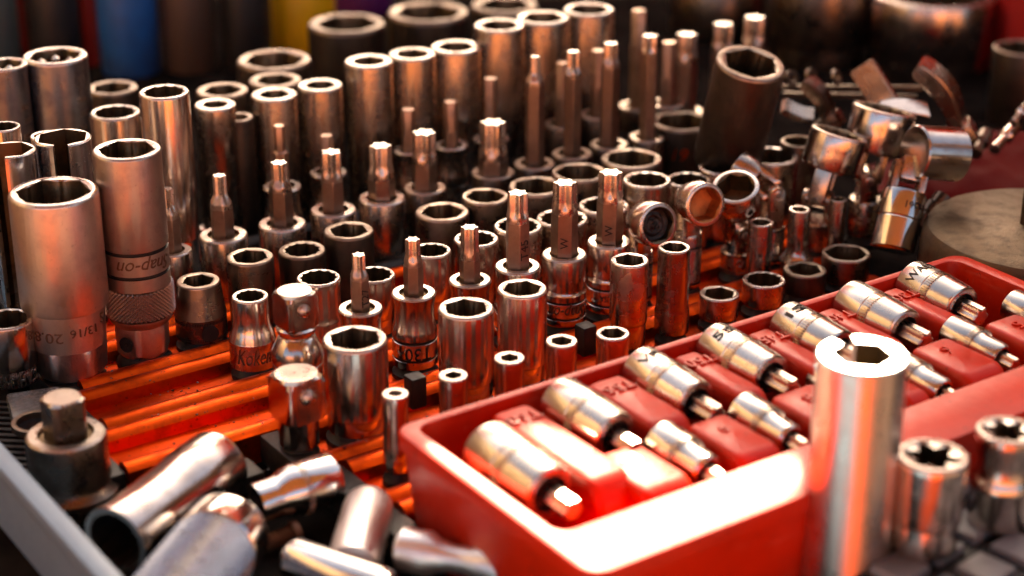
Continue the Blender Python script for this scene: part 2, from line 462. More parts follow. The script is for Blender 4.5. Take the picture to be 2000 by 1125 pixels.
# unseen additions: orange sheet for reflected streaks, overhead cloth for shade and sun patch
slab('reflector_sheet', [(-.52, -.32), (.58, -.32), (1.0, -4.0), (-1.15, -4.0)], -.7998, -.790, 'reflector_orange', 'orange sheet added on the unseen ground for the streaks in the chrome', 'reflector_sheet', 'thing')
AW = .90
def up_to_awning(P): 
    t = (AW - P.z) / SUN.z; q = P + SUN * t; return (q.x, q.y)
lit = [ground(u, v, .03) for u, v in ((560, 1190), (640, 985), (865, 862), (1010, 826), (1190, 824), (1312, 852), (1545, 884), (1556, 992))]
rimP, rimH, _ = _solve_px_(1685, 692, 1190, -.012)
rp = rimP + Vector((0, 0, rimH))
lit += [rp + Vector((-.022, .019, 0)), rp + Vector((.023, .019, 0)), rp + Vector((.023, -.2, 0))]
notch = [up_to_awning(P) for P in lit]  # cut in the added cloth that shapes the sun patch
yb = 2.55; yf = min(q[1] for q in notch)
aw = [(-1.9, yf), *notch, (1.9, yf), (1.9, yb), (-1.9, yb)]
awn = empty('added_awning', (0, yb, -.80), 'unseen orange cloth added overhead for shade, notched for the sun patch', 'added_awning')
prism('added_awning_cloth', [(x, y - yb) for x, y in aw], AW + .80, AW + .801, 'added_awning_cloth', awn)
for sx in (-1.88, 1.88):
    loft('added_awning_pole', [(0, .016), (AW + .80, .016)], 'chrome_worn', awn, n=12, cap0=True, cap1=True).location = (sx, -.03, 0)

def added_drape(label, x0, y0, x1, y1, z0, z1, mat, folds=14):  # unseen cloth added to tint and darken what the metal reflects
    """hanging cloth with folds between two points"""
    L = hypot(x1 - x0, y1 - y0); n_ = folds * 8; k = Vector(((x1 - x0) / L, (y1 - y0) / L, 0)); nn = Vector((-k.y, k.x, 0))
    vs_, fs = [], []
    for z, a in ((z0, .035), ((z0 + z1) / 2, .028), (z1, .008)):
        for i in range(n_ + 1):
            t = i / n_; p = Vector((x0, y0, z)) + k * L * t + nn * a * sin(2 * pi * folds * t + 1.3 * sin(7 * t)); vs_.append(p - Vector((x0, y0, 0)))
    for j in range(2):
        for i in range(n_): q = j * (n_ + 1) + i; fs.append((q, q + 1, q + n_ + 2, q + n_ + 1))
    me = bpy.data.meshes.new('added_drape'); me.from_pydata(vs_, [], fs)
    o = link('added_drape', me, mat, None, 0); o.location = (x0, y0, 0)
    so_ = o.modifiers.new('thickness', 'SOLIDIFY'); so_.thickness = .002
    return tag(o, label, 'added_drape', 'unseen cloths added round the table to colour reflections')
def cloth(name, c, t):
    m, n, b = nodes(name)
    tr = N(n, 'ShaderNodeBsdfTranslucent'); tr.inputs[0].default_value = (*c, 1)
    df = N(n, 'ShaderNodeBsdfDiffuse'); df.inputs[0].default_value = (*c, 1)
    mx = N(n, 'ShaderNodeMixShader'); mx.inputs[0].default_value = t
    n.links.new(df.outputs[0], mx.inputs[1]); n.links.new(tr.outputs[0], mx.inputs[2]); n.links.new(mx.outputs[0], n.nodes['Material Output'].inputs[0])
cloth('russet_cloth', (.26, .10, .04), .1); cloth('beige_cloth', (.80, .62, .40), .4); cloth('added_canopy_beige', (.50, .36, .22), .25); cloth('tan_cloth', (.20, .125, .07), .25); cloth('brown_cloth', (.16, .09, .045), .15)
added_canopy = empty('added_canopy', (0, -.6, -.80), 'unseen beige cloth added high over the camera to warm the light', 'added_canopy')  # added above the camera to hide blue sky and warm reflections
prism('added_canopy_cloth', [(-1.7, -1.0), (1.7, -1.0), (1.7, .95), (-1.7, .95)], 2.05, 2.051, 'added_canopy_beige', added_canopy)
for sx in (-1.68, 1.68):
    loft('added_canopy_pole', [(0, .016), (2.05, .016)], 'chrome_worn', added_canopy, n=12, cap0=True, cap1=True).location = (sx, -.98, 0)
added_drape('unseen beige cloth added on the left for tan reflections', -.95, .1, -.95, 2.2, -.78, .88, 'beige_cloth')
added_drape('unseen dark brown cloth added on the right to dim the reflections', 1.3, 2.2, 1.3, .2, -.78, .88, 'brown_cloth')
added_drape('unseen brown cloth added low at the back left to turn rims tan', -.95, 2.24, .42, 2.24, -.78, .47, 'tan_cloth', 12)
added_drape('unseen dark brown cloth added at the back right to dim the rims', .42, 2.2, 1.28, 2.2, -.78, .88, 'brown_cloth', 8)

added_drape('unseen russet cloth added behind the camera for a warm horizon', 5, -4.6, -5, -4.6, -.78, .9, 'russet_cloth', 30)
# ------------------------------------------------------------------ rails
def rail(d, e0, e1, label, mat='rail_metal', cap=True):
    r = empty('socket_rail', ED(e0, d, FZ), label, 'socket rail', 'socket rails side by side', rz=PHI)
    h = .0164; L = e1 - e0
    half = [(.0028, .0072), (.0030, .0066), (.0074, .0067), (.0079, .0098)] + [(.0081 + (h - .0081) * i / 14, .0100 + .0030 * sin(pi * (.06 + .86 * i / 14)) ** .8) for i in range(15)] + [(h, 0)]
    prof = [(-x, z) for x, z in reversed(half)] + half
    M = Matrix(((0, 0, 1, 0), (1, 0, 0, 0), (0, 1, 0, 0), (0, 0, 0, 1)))
    prism('rail_body', prof, 0, L, mat, r, M=M)
    if cap:
        box('end_cap', Vector((-.005, 0, .0055)), (.0098, .031, .011), 'black_plastic', r, bev=.0015)
    return r
rails = {}
for k, (e0, lab) in {'f': (.262, 'short orange rail lying under the near edge of the red tray'),
                     'e': (.262, 'orange rail carrying the five smallest sockets beside the red tray'),
                     'd': (.258, 'orange rail carrying the plain deep sockets behind the red tray'),
                     'c': (.200, 'orange rail carrying the nearest row of star bit sockets and the swivel sockets'),
                     'b': (.207, 'orange rail carrying the neck shaped socket and the row of twelve point sockets'),
                     'a': (.212, 'orange rail carrying the two big spark plug sockets and the black hex sockets'),
                     'z': (.205, 'orange rail carrying the middle row of star bits and the long bits'),
                     'y': (.190, 'rail coloured black as the shade between sockets, under the small hexagon key bits')}.items():
    rails[k] = rail(ROWS[k], e0, {'f': .5, 'e': .5, 'd': .53, 'c': .535, 'b': .54, 'a': .365, 'z': .345, 'y': .57}[k], lab, 'black_plastic' if k == 'y' else 'rail_metal')  # black on the key bit rail stands in for shade between sockets
for k, e0, lab in (('a', .366, 'rail coloured black as shade, continuing behind the row of twelve point sockets'), ('z', .346, 'rail coloured black as shade under the long slender bits')):
    rail(ROWS[k], e0, .56, lab, 'black_plastic', cap=False)  # rail ends coloured black in place of shade among the sockets
def clip(P, R, row):
    """black spring clip that holds one socket, sliding in its rail"""
    r = rails.get(row)
    if r is None: return
    e, d = toed(P)
    c = loft('socket_clip', [(.0066, R * .98), (.0066, R * 1.06), (.0090, R * 1.06), (.0094, R * 1.0), (.0118, R * .86), (.0119, 0.001)], 'black_plastic', r, n=28)
    c.location = (e - r.location.dot(E1), 0, 0)

# ------------------------------------------------------------------ hero sockets at the left
random.seed(3)
# big satin spark plug socket
P, H, dp = solve(104, 372, 'a'); R = 175 * dp / FPX / 2
e = empty('deep_socket', P, 'big satin spark plug socket marked 20.8, largest at the left', 'socket', ROW)
ca = cam_ang(P)
body = [(H * .165, R * .84), (H * .168, R * .86), (H * .372, R * .885), (H * .378, R * .93), (H * .384, R * .985), (H * .40, R)]
rg = body + top_round(R, H, R * .84, .09)
nb = len(rg) - 1
loft('sleeve', rg, ['satin', 'rim_steel'], e, mi=[0] * (nb - 5) + [1] * 5, n=72)
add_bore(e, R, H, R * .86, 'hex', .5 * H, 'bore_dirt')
hx = hexr(R * .87, .524 - ca)
loft('hex_foot', [(0, rmin(hx, R * .74)), (.02 * H, rmin(hx, R * .82)), (.145 * H, rmin(hx, R * .86)), (.166 * H, R * .80)], 'satin', e, n=72, cap0=True)
wrap_text('20.8', .0056, R * .878, H * .268, ca - .56, e, 'stamp', flip=True, width=R * .74)
wrap_text('13/16', .0046, R * .880, H * .288, ca + .45, e, 'stamp', flip=True, width=R * .66)
wrap_text('S', .0056, R * .884, H * .325, ca + 1.06, e, 'stamp', flip=True)
clip(P, R * .74, 'a')
# long knurled locking socket
P, H, dp = solve(247, 290, 'a'); R = 134 * dp / FPX / 2
e = empty('deep_socket', P, 'tall satin socket with a diamond knurled band above its hexagon foot', 'socket', ROW)
ca = cam_ang(P)
rg = [(H * .155, R * .82), (H * .175, R * .93), (H * .195, R * .99), (H * .20, R * .99)]
loft('foot_chamfer', rg, 'satin', e, n=72)
knurl_band(e, R * .965, H * .20, H * .352, n=46, rows=15, amp=.0012, mat='satin')
rg = [(H * .352, R * .985), (H * .415, R * .985), (H * .417, R * .93), (H * .43, R * .93), (H * .432, R * .985), (H * .53, R * .985), (H * .532, R * .93), (H * .545, R * .93), (H * .547, R * .985), (H * .56, R)]
mi = [0, 2, 2, 2, 0, 2, 2, 2, 0] + [0] * 1 + [1] * 5
rg = rg + top_round(R, H, R * .84, .09)
loft('sleeve', rg, ['satin', 'rim_steel', 'groove'], e, mi=mi, n=72)
add_bore(e, R, H, R * .84, 'hex', .45 * H)
hx = hexr(R * .86, .204 - ca)
loft('hex_foot', [(0, rmin(hx, R * .72)), (.02 * H, rmin(hx, R * .82)), (.135 * H, rmin(hx, R * .85)), (.17 * H, rmin(hx, R * .80))], 'satin', e, n=72, cap0=True)
t = Vector((cos(ca - .72), sin(ca - .72), 0))
ho = loft('detent_hole', [(0, .0026), (.0004, .0030), (.0008, .0030), (.0009, .0022), (.0006, .0002)], 'groove', e, n=24)
ho.rotation_mode = 'QUATERNION'; ho.rotation_quaternion = t.to_track_quat('Z', 'Y'); ho.location = t * (R * .742) + Vector((0, 0, H * .075))
wrap_text('Snap-on', .0072, R * .987, H * .48, ca + .30, e, 'stamp', flip=True, shear=.35, width=R * 1.75)
clip(P, R * .8, 'a')
# black tapered impact socket
e, R, H, P = socket('small black tapered impact socket with a round hole through its lower band', 387, 547, 85, 'a', 'hex', 'cone', 'gun_steel', wall=.72, name='impact_socket', low=(3, 'gun_steel'))
ca = cam_ang(P) - e.rotation_euler.z
t = Vector((cos(ca + .30), sin(ca + .30), 0))
ho = loft('pin_hole', [(0, .0030), (.0004, .0034), (.0007, .0034), (.0008, .0026), (.0006, .0002)], 'groove', e, n=24)
ho.rotation_mode = 'QUATERNION'; ho.rotation_quaternion = t.to_track_quat('Z', 'Y'); ho.location = t * (R * 1.198) + Vector((0, 0, H * .20))
ticks(e, R * 1.19, H * .36, H * .05, 44, ca - 1.4, ca + 1.4); ticks(e, R * 1.175, H * .07, H * .05, 44, ca - 1.4, ca + 1.4)
clip(P, R * 1.15, 'a')
# the neck shaped one with script lettering
e, R, H, P = socket('neck shaped twelve point socket with script lettering round its wide foot', 488, 577, 72, 'b', '12', 'neck', 'chrome', wall=.78, low=(3, 'chrome_worn'))
ca = cam_ang(P) - e.rotation_euler.z
wrap_text('Koken', .0088, R * 1.30, H * .21, ca + .02, e, 'stamp', shear=.3, width=R * 2.0)
clip(P, R * 1.2, 'b')
# twelve point socket with maker lettering at the far left
e, R, H, P = socket('short twelve point socket with two rows of lettering at the left edge', 12, 622, 104, 742, '12', 'step', 'chrome', wall=.84)
ca = cam_ang(P) - e.rotation_euler.z
wrap_text('STAHLWILLE', .0062, R * .935, H * .14, ca + .05, e, 'rim_steel', flip=True, width=R * 2.3, bold=.0001)
wrap_text('CHROME', .0040, R * .935, H * .235, ca + .55, e, 'rim_steel', flip=True, width=R * 1.1)
ticks(e, R * .915, H * .035, H * .035, 60, ca - 1.5, ca + 1.5)

# ------------------------------------------------------------------ rows of sockets
SO = [
 # label, u, v, w, row, bore, style, material, wall, clip?
 ('tall slim twelve point deep socket of bright chrome behind the knurled one', 320, 178, 98, 'y', '12', 'lowstep', 'chrome', .82),
 ('twelve point deep socket showing only its top behind the knurled one', 224, 218, 98, 'x', '12', 'plain', 'chrome', .82),
 ('slim deep socket with a raised ring near its foot behind the first star bit', 420, 203, 80, 'x', 'hex', 'ring', 'chrome_worn', .64),
 ('plain deep socket behind the small stepped hexagon bit', 535, 183, 90, 'x', 'hex', 'plain', 'chrome_worn', .66),
 ('plain deep socket with a scuffed wall, third of the tall back row', 625, 165, 88, 'x', 'hex', 'plain', 'chrome_worn', .66),
 ('tall deep socket standing alone left of the paired tall ones', 720, 118, 95, 'x', 'hex', 'plain', 'chrome_worn', .68),
 ('tall deep socket behind the slim key bit, middle of the back row', 805, 104, 93, 'x', 'hex', 'plain', 'chrome_worn', .70),
 ('tall deep socket with a thin bright rim right of the middle of the back row', 890, 90, 98, 'x', 'hex', 'plain', 'chrome_worn', .74),
 ('tall deep socket with an orange streak just behind the largest star bit', 975, 48, 100, 'x', 'hex', 'plain', 'chrome_worn', .76),
 ('tall deep socket behind the first long slender bit', 1060, 33, 105, 'x', 'hex', 'plain', 'chrome_worn', .78),
 ('tallest deep socket at the right end of the back row', 1150, 17, 100, 'x', 'hex', 'plain', 'chrome_worn', .80),
 ('black hex socket right behind the neck shaped socket', 488, 500, 92, 'a', 'hex', 'plain', 'gun_steel', .76),
 ('black twelve point socket between two black hex sockets', 590, 487, 93, 'a', '12', 'step', 'black_steel', .74),
 ('wide black hex socket behind the smallest front star bit', 681, 449, 98, 'a', 'hex', 'plain', 'black_steel', .76),
 ('brownish hex socket in the middle of the black row', 864, 412, 106, 'a', 'hex', 'plain', 'gun_steel', .78),
 ('brownish hex socket with a worn rim beside the middle of the black row', 948, 382, 93, 'a', 'hex', 'plain', 'gun_steel', .80),
 ('wide dull socket behind the bit marked T45', 1048, 362, 110, 'a', 'hex', 'plain', 'gun_steel', .82),
 ('wide dull socket just before the long slender bits', 1132, 335, 110, 'a', 'hex', 'plain', 'gun_steel', .84),
 ('widest dull socket beside the black one marked 19', 1233, 308, 120, 'a', 'hex', 'plain', 'gun_steel', .84),
 ('twelve point socket with a flared foot behind the square drive adapter', 622, 541, 86, 'b', '12', [(0, 1.02), (.01, 1.06), (.40, 1.06), (.42, 1.04), (.5, .98), (.8, .97), (.9, 1)], 'chrome', .84),
 ('short twelve point socket mostly hidden by the smallest front star bit', 730, 535, 84, 'b', '12', 'step', 'chrome', .84),
 ('twelve point socket half hidden by the bit marked T30', 842, 488, 78, 'b', '12', 'step', 'chrome', .84),
 ('twelve point socket half hidden by the golden star bit', 930, 465, 88, 'b', '12', 'step', 'chrome_worn', .82),
 ('twelve point socket half hidden by the bit marked T45', 1012, 440, 95, 'b', '12', 'step', 'chrome_worn', .82),
 ('twelve point socket behind the thick pitted star bit', 1098, 425, 102, 'b', '12', 'step', 'chrome_worn', .84),
 ('twelve point socket behind the thickest star bit at the right', 1180, 400, 100, 'b', '12', 'step', 'chrome_worn', .84),
 ('twelve point socket beyond the clogged swivel socket', 1264, 350, 95, 'b', '12', 'plain', 'chrome_worn', .84),
 ('thin walled twelve point socket beyond the two upturned swivel sockets', 1345, 350, 88, 'b', '12', 'plain', 'chrome_worn', .86),
 ('twelve point socket behind the upturned six sided swivel socket', 1407, 325, 84, 'b', '12', 'plain', 'chrome_worn', .84),
 ('wide twelve point socket at the foot of the leaning black socket', 1505, 303, 110, 'b', '12', 'plain', 'chrome_worn', .86),
 ('dull socket peeping out left of the tilted swivel heads', 1562, 275, 74, 'b', '12', 'plain', 'gun_steel', .82),
 ('fat polished deep socket with six flats nearest the square drive adapters', 693, 660, 128, 'd', 'hex', 'lowstep', 'chrome', .80),
 ('polished deep socket between the bit marked T30 and the red tray', 910, 600, 110, 'd', 'hex', 'lowstep', 'chrome', .78),
 ('tall polished deep socket in front of the bit marked T45', 1020, 562, 98, 'd', 'hex', 'lowstep', 'chrome', .76),
 ('slim deep socket with a darker lettered foot beside the thickest star bit', 1230, 507, 75, 'd', 'hex', 'step', 'chrome_worn', .80),
 ('tall slim deep socket with a stepped foot under the clogged swivel socket', 1317, 482, 64, 'd', 'hex', [(0, 1.0), (.01, 1.08), (.25, 1.08), (.27, 1.06), (.32, 1.0), (.9, .98)], 'chrome_worn', .78),
 ('short hex socket by the tray rim, left of three', 1405, 572, 78, 'd', 'hex', 'plain', 'chrome_worn', .78),
 ('short dirty twelve point socket by the tray rim', 1492, 545, 84, 'd', '12', 'plain', 'chrome_worn', .82),
 ('short black hex socket by the tray rim', 1572, 525, 85, 'd', 'hex', 'plain', 'black_steel', .74),
 ('wide thin walled hex socket by the far end of the tray rim', 1653, 493, 95, 'd', 'hex', 'plain', 'gun_steel', .86),
 ('narrow deep socket standing right of the upturned six sided swivel socket', 1486, 433, 50, 'cd', 'hex', 'plain', 'chrome_worn', .72),
 ('narrow deep socket with a flared foot among the swivel sockets', 1562, 408, 42, 'cd', 'hex', 'flare', 'chrome_worn', .72),
 ('narrowest deep socket in front of the tilted swivel heads', 1637, 388, 34, 'cd', 'hex', 'plain', 'chrome_worn', .68),
 ('smallest socket touching the near corner of the red tray', 772, 768, 52, 'e', 'round', 'softneck', 'chrome', .52),
 ('second smallest socket from the near corner of the red tray', 885, 732, 58, 'e', 'hex', 'softneck', 'chrome', .60),
 ('small socket in front of the tall polished deep socket', 995, 698, 60, 'e', 'hex', 'softneck', 'chrome', .62),
 ('small socket beside a black clip block at the tray rim', 1097, 665, 62, 'e', 'hex', 'softneck', 'chrome', .70),
 ('small socket in front of the slim deep socket with lettered foot', 1197, 650, 66, 'e', 'hex', 'softneck', 'chrome', .76),
]
INFO = {}
for lab, u, v, w_, row, bore, sty, mat, wall_ in SO:
    tall = row in 'xy' or w_ > 95 and row == 'd'
    low = None
    if sty in ('step', 'lowstep'): low = (4, mat) if sty == 'lowstep' else (3, mat)
    e, R, H, P = socket(lab, u, v, w_, row, bore, sty, mat, wall_, z0=FZ if row == 'x' else 0.0, depth=.55,
                        name='deep_socket' if row in 'xyd' and w_ > 60 and u < 1350 or row == 'cd' else 'socket', low=low)
    clip(P, R * .95 if sty != 'softneck' else R * 1.1, row)
    INFO[u] = (e, R, H, P)
# lettering that shows on some of them
def letter(u, s, size, zf, off=0.0, flip=True, mat='rim_steel', rf=1.0, width=None, shear=0):
    e, R, H, P = INFO[u]
    wrap_text(s, size, R * rf, H * zf, cam_ang(P) - e.rotation_euler.z + off, e, mat, flip, shear, width=width)
letter(320, '3/4', .0050, .20, .35, False, rf=.985)

BIT = [
 # label, u axis, v tip, w tip, v hexagon end, w hexagon, v rim, w rim, row, style
 ('smallest star bit of the front row, on a dull collar', 704, 497, 28, 545, 38, 600, 88, 'c', 'neck', 'torx', 'chrome'),
 ('star bit on a waisted socket with T30 in its lower band', 808, 467, 30, 518, 38, 570, 88, 'c', 'neck', 'torx', 'chrome'),
 ('golden star bit between the bits marked T30 and T45', 918, 443, 36, 505, 40, 545, 84, 'c', 'neck', 'torx', 'chrome'),
 ('star bit with T45 stamped up its hexagon shank', 1011, 376, 42, 432, 47, 518, 90, 'c', 'step', 'torx', 'chrome'),
 ('thick pitted star bit on a socket lettered round its foot', 1102, 356, 48, 415, 52, 495, 88, 'c', 'step', 'torx', 'chrome'),
 ('thickest star bit at the right end of the front row', 1190, 336, 48, 392, 51, 470, 86, 'c', 'step', 'torx', 'chrome'),
 ('star bit half hidden behind the knurled socket', 336, 368, 24, 425, 40, 487, 76, 'z', 'plain', 'torx', 'chrome'),
 ('slender star bit, left of the middle row', 436, 342, 28, 405, 46, 457, 95, 'z', 'plain', 'torx', 'chrome_worn'),
 ('star bit behind the black twelve point socket, second of the middle row', 551, 317, 34, 372, 46, 435, 93, 'z', 'plain', 'torx', 'chrome_worn'),
 ('star bit with long flutes, third of the middle row', 651, 296, 42, 352, 46, 408, 90, 'z', 'plain', 'torx', 'chrome_worn'),
 ('star bit with a waisted hexagon, fourth of the middle row', 746, 284, 44, 348, 52, 385, 92, 'z', 'plain', 'torx', 'chrome_worn'),
 ('stout star bit, fifth of the middle row', 830, 258, 48, 318, 50, 365, 84, 'z', 'plain', 'torx', 'gun_steel'),
 ('broadest star bit, at the right end of the middle row', 963, 238, 52, 312, 58, 335, 86, 'z', 'plain', 'torx', 'gun_steel'),
 ('long slender star bit with a thin tip, first of the long ones', 1044, 110, 20, 165, 38, 318, 82, 'z', 'plain', 'torx', 'gun_steel'),
 ('long slender star bit, second of the long ones', 1117, 100, 27, 150, 37, 298, 80, 'z', 'plain', 'torx', 'gun_steel'),
 ('long slender star bit, third of the long ones', 1189, 84, 30, 132, 38, 280, 76, 'z', 'plain', 'torx', 'gun_steel'),
 ('long slender star bit with no shoulder, fourth of the long ones', 1264, 69, 34, 105, 34, 266, 72, 'z', 'plain', 'torx', 'gun_steel'),
 ('long star bit rising out behind the black socket marked 19', 1336, 66, 42, 122, 46, 215, 76, 'y', 'plain', 'torx', 'gun_steel'),
 ('dark long star bit left of the leaning black socket', 1404, 46, 42, 100, 46, 240, 80, 'y', 'plain', 'torx', 'gun_steel'),
 ('dark long star bit behind the leaning black socket', 1464, 33, 44, 90, 48, 225, 80, 'y', 'plain', 'torx', 'gun_steel'),
 ('tiny stepped hexagon bit, first of the small key bits', 551, 245, 22, 300, 30, 362, 75, 'y', 'neck', 'hexkey', 'chrome_worn'),
 ('tiny hexagon bit peeping over the third star bit of the middle row', 641, 264, 26, 310, 28, 335, 72, 'y', 'neck', 'hexkey', 'chrome_worn'),
 ('hexagon key bit in front of the tall deep socket standing alone', 799, 213, 28, 262, 28, 292, 60, 'y', 'neck', 'hexkey', 'chrome_worn'),
 ('hexagon key bit between the two stoutest star bits', 881, 198, 28, 255, 29, 282, 66, 'y', 'neck', 'hexkey', 'chrome_worn'),
 ('tallest hexagon key bit behind the broadest star bit', 959, 153, 28, 220, 29, 268, 70, 'y', 'neck', 'hexkey', 'chrome_worn'),
 ('shadowy key bit left of the second long slender bit', 1097, 122, 26, 190, 28, 240, 70, 'y', 'plain', 'hexkey', 'gun_steel'),
 ('shadowy key bit left of the third long slender bit', 1166, 98, 26, 170, 28, 222, 70, 'y', 'plain', 'hexkey', 'gun_steel'),
 ('shadowy key bit near the top edge behind the long bits', 1243, 20, 30, 88, 32, 205, 70, 'x', 'plain', 'hexkey', 'gun_steel'),
 ('shadowy key bit left of the long bit above the black 19', 1303, 82, 30, 150, 32, 200, 70, 'y', 'plain', 'hexkey', 'gun_steel'),
]
for lab, u, vt, wt, vh, wh, vr, wr, row, sty, kind, mat in BIT:
    spin = {1011: .2, 1102: .56, 1190: .50, 808: .5, 704: .15, 918: .45}.get(u)
    P0, _, _ = solve(u, vr, row)
    if spin is not None: spin = cam_ang(P0) + spin
    e, R, H, P, (zt, zh, rt, rh) = bit_socket(lab, u, vt, wt, vh, wh, vr, wr, row, kind, mat, sty, spin=spin)
    ca = cam_ang(P) - e.rotation_euler.z
    if row == 'c': clip(P, R, row)
    if u == 808: wrap_text('T30', .0072, R * 1.03, H * .25, ca + .15, e, 'groove', flip=True, width=R * 1.2)
    if u == 1102: wrap_text('Snap-on', .0068, R * 1.02, H * .24, ca + .22, e, 'stamp', flip=True, shear=.35, width=R * 1.8)
    if u == 1190: wrap_text('USA', .0036, R * 1.02, H * .25, ca - .1, e, 'groove', flip=True, width=R * .5)
    if u in (1011, 704, 1102, 1190):
        s = {1011: 'T45', 704: 'T27', 1102: 'W', 1190: 'W'}[u]
        fa = round((ca + .45) / (pi / 3) - .5) * (pi / 3) + pi / 6          # middle of the flat right of the camera
        nrm = Vector((cos(fa), sin(fa), 0)); tx = Vector((0, 0, 1)); ty = nrm.cross(tx)
        zc = H + (zh - H) * (.42 if len(s) > 1 else .35)
        M = Matrix.Translation(nrm * rh * cos(pi / 6) + Vector((0, 0, zc))) @ Matrix((tx, ty, nrm)).transposed().to_4x4()
        flat_text(s, .0052 if u == 1011 else .0044, M, e, 'groove', .00018)

# ------------------------------------------------------------------ square drive adapters
def square_stub(parent, R, z0, z1, rot, mat='chrome', ball=True, rnd=.96, name='square_drive'):
    f = sqr(R, rot, rnd)
    L = z1 - z0
    loft(name, [(z0, rmin(f, R * .86)), (z0 + .06 * L, f), (z1 - .15 * L, f), (z1 - .05 * L, rmin(f, R * .85)), (z1, rmin(f, R * .70))],
         [mat, 'rim_steel'], parent, cap1=True, mi=[0, 0, 0, 1], n=96, angle=22)
    if ball:
        a = pi / 4 - rot if True else 0
        return a
def ball_on(parent, R, z, ang, r):
    t = Vector((cos(ang), sin(ang), 0))
    b_ = loft('detent_ball', [(-.2 * r, r * 1.25), (0, r), (.35 * r, r * .9), (.6 * r, r * .6), (.72 * r, r * .1)], 'rim_steel', parent, n=24, cap1=True)
    b_.rotation_mode = 'QUATERNION'; b_.rotation_quaternion = t.to_track_quat('Z', 'Y'); b_.location = t * R * cos(pi / 4) + Vector((0, 0, z))
ADG = 'square drive adapters'
P, H, dp = solve(575, 567, 'c'); px = dp / FPX
e = empty('drive_adapter', P, 'wobble drive adapter with a square head and ball, standing behind the lower adapter', 'drive adapter', ADG)
ca = cam_ang(P); hd = H
Rq = 48 * px
loft('body', [(0, 44 * px), (.02 * H, 48 * px), (.33 * H, 50 * px), (.335 * H, 49 * px), (.345 * H, 49 * px), (.35 * H, 51 * px), (.44 * H, 52 * px), (.57 * H, 38 * px), (.585 * H, 33 * px)], 'chrome', e, cap0=True)
loft('collar', [(.585 * H, 33 * px), (.60 * H, 35 * px), (.64 * H, 40 * px), (.665 * H, 40 * px), (.68 * H, 36 * px), (.685 * H, 10 * px)], 'chrome', e)
square_stub(e, Rq, .685 * H, H, -(ca - .28) , 'chrome')
ball_on(e, Rq, .86 * H, ca - .28 + pi / 4, 14 * px)
clip(P, 44 * px, 'c')
P, H, dp = solve(578, 728, 'd'); px = dp / FPX
e = empty('drive_adapter', P, 'step down drive adapter, white topped square over a round chrome foot', 'drive adapter', ADG)
ca = cam_ang(P)
loft('foot', [(0, 36 * px), (.03 * H, 40 * px), (.42 * H, 41 * px), (.45 * H, 38 * px), (.46 * H, 12 * px)], 'chrome', e, cap0=True)
square_stub(e, 60 * px, .40 * H, H, -(ca - .25), 'chrome', rnd=.97)
ball_on(e, 60 * px, .76 * H, ca - .25 + pi / 4, 17 * px)
clip(P, 38 * px, 'd')

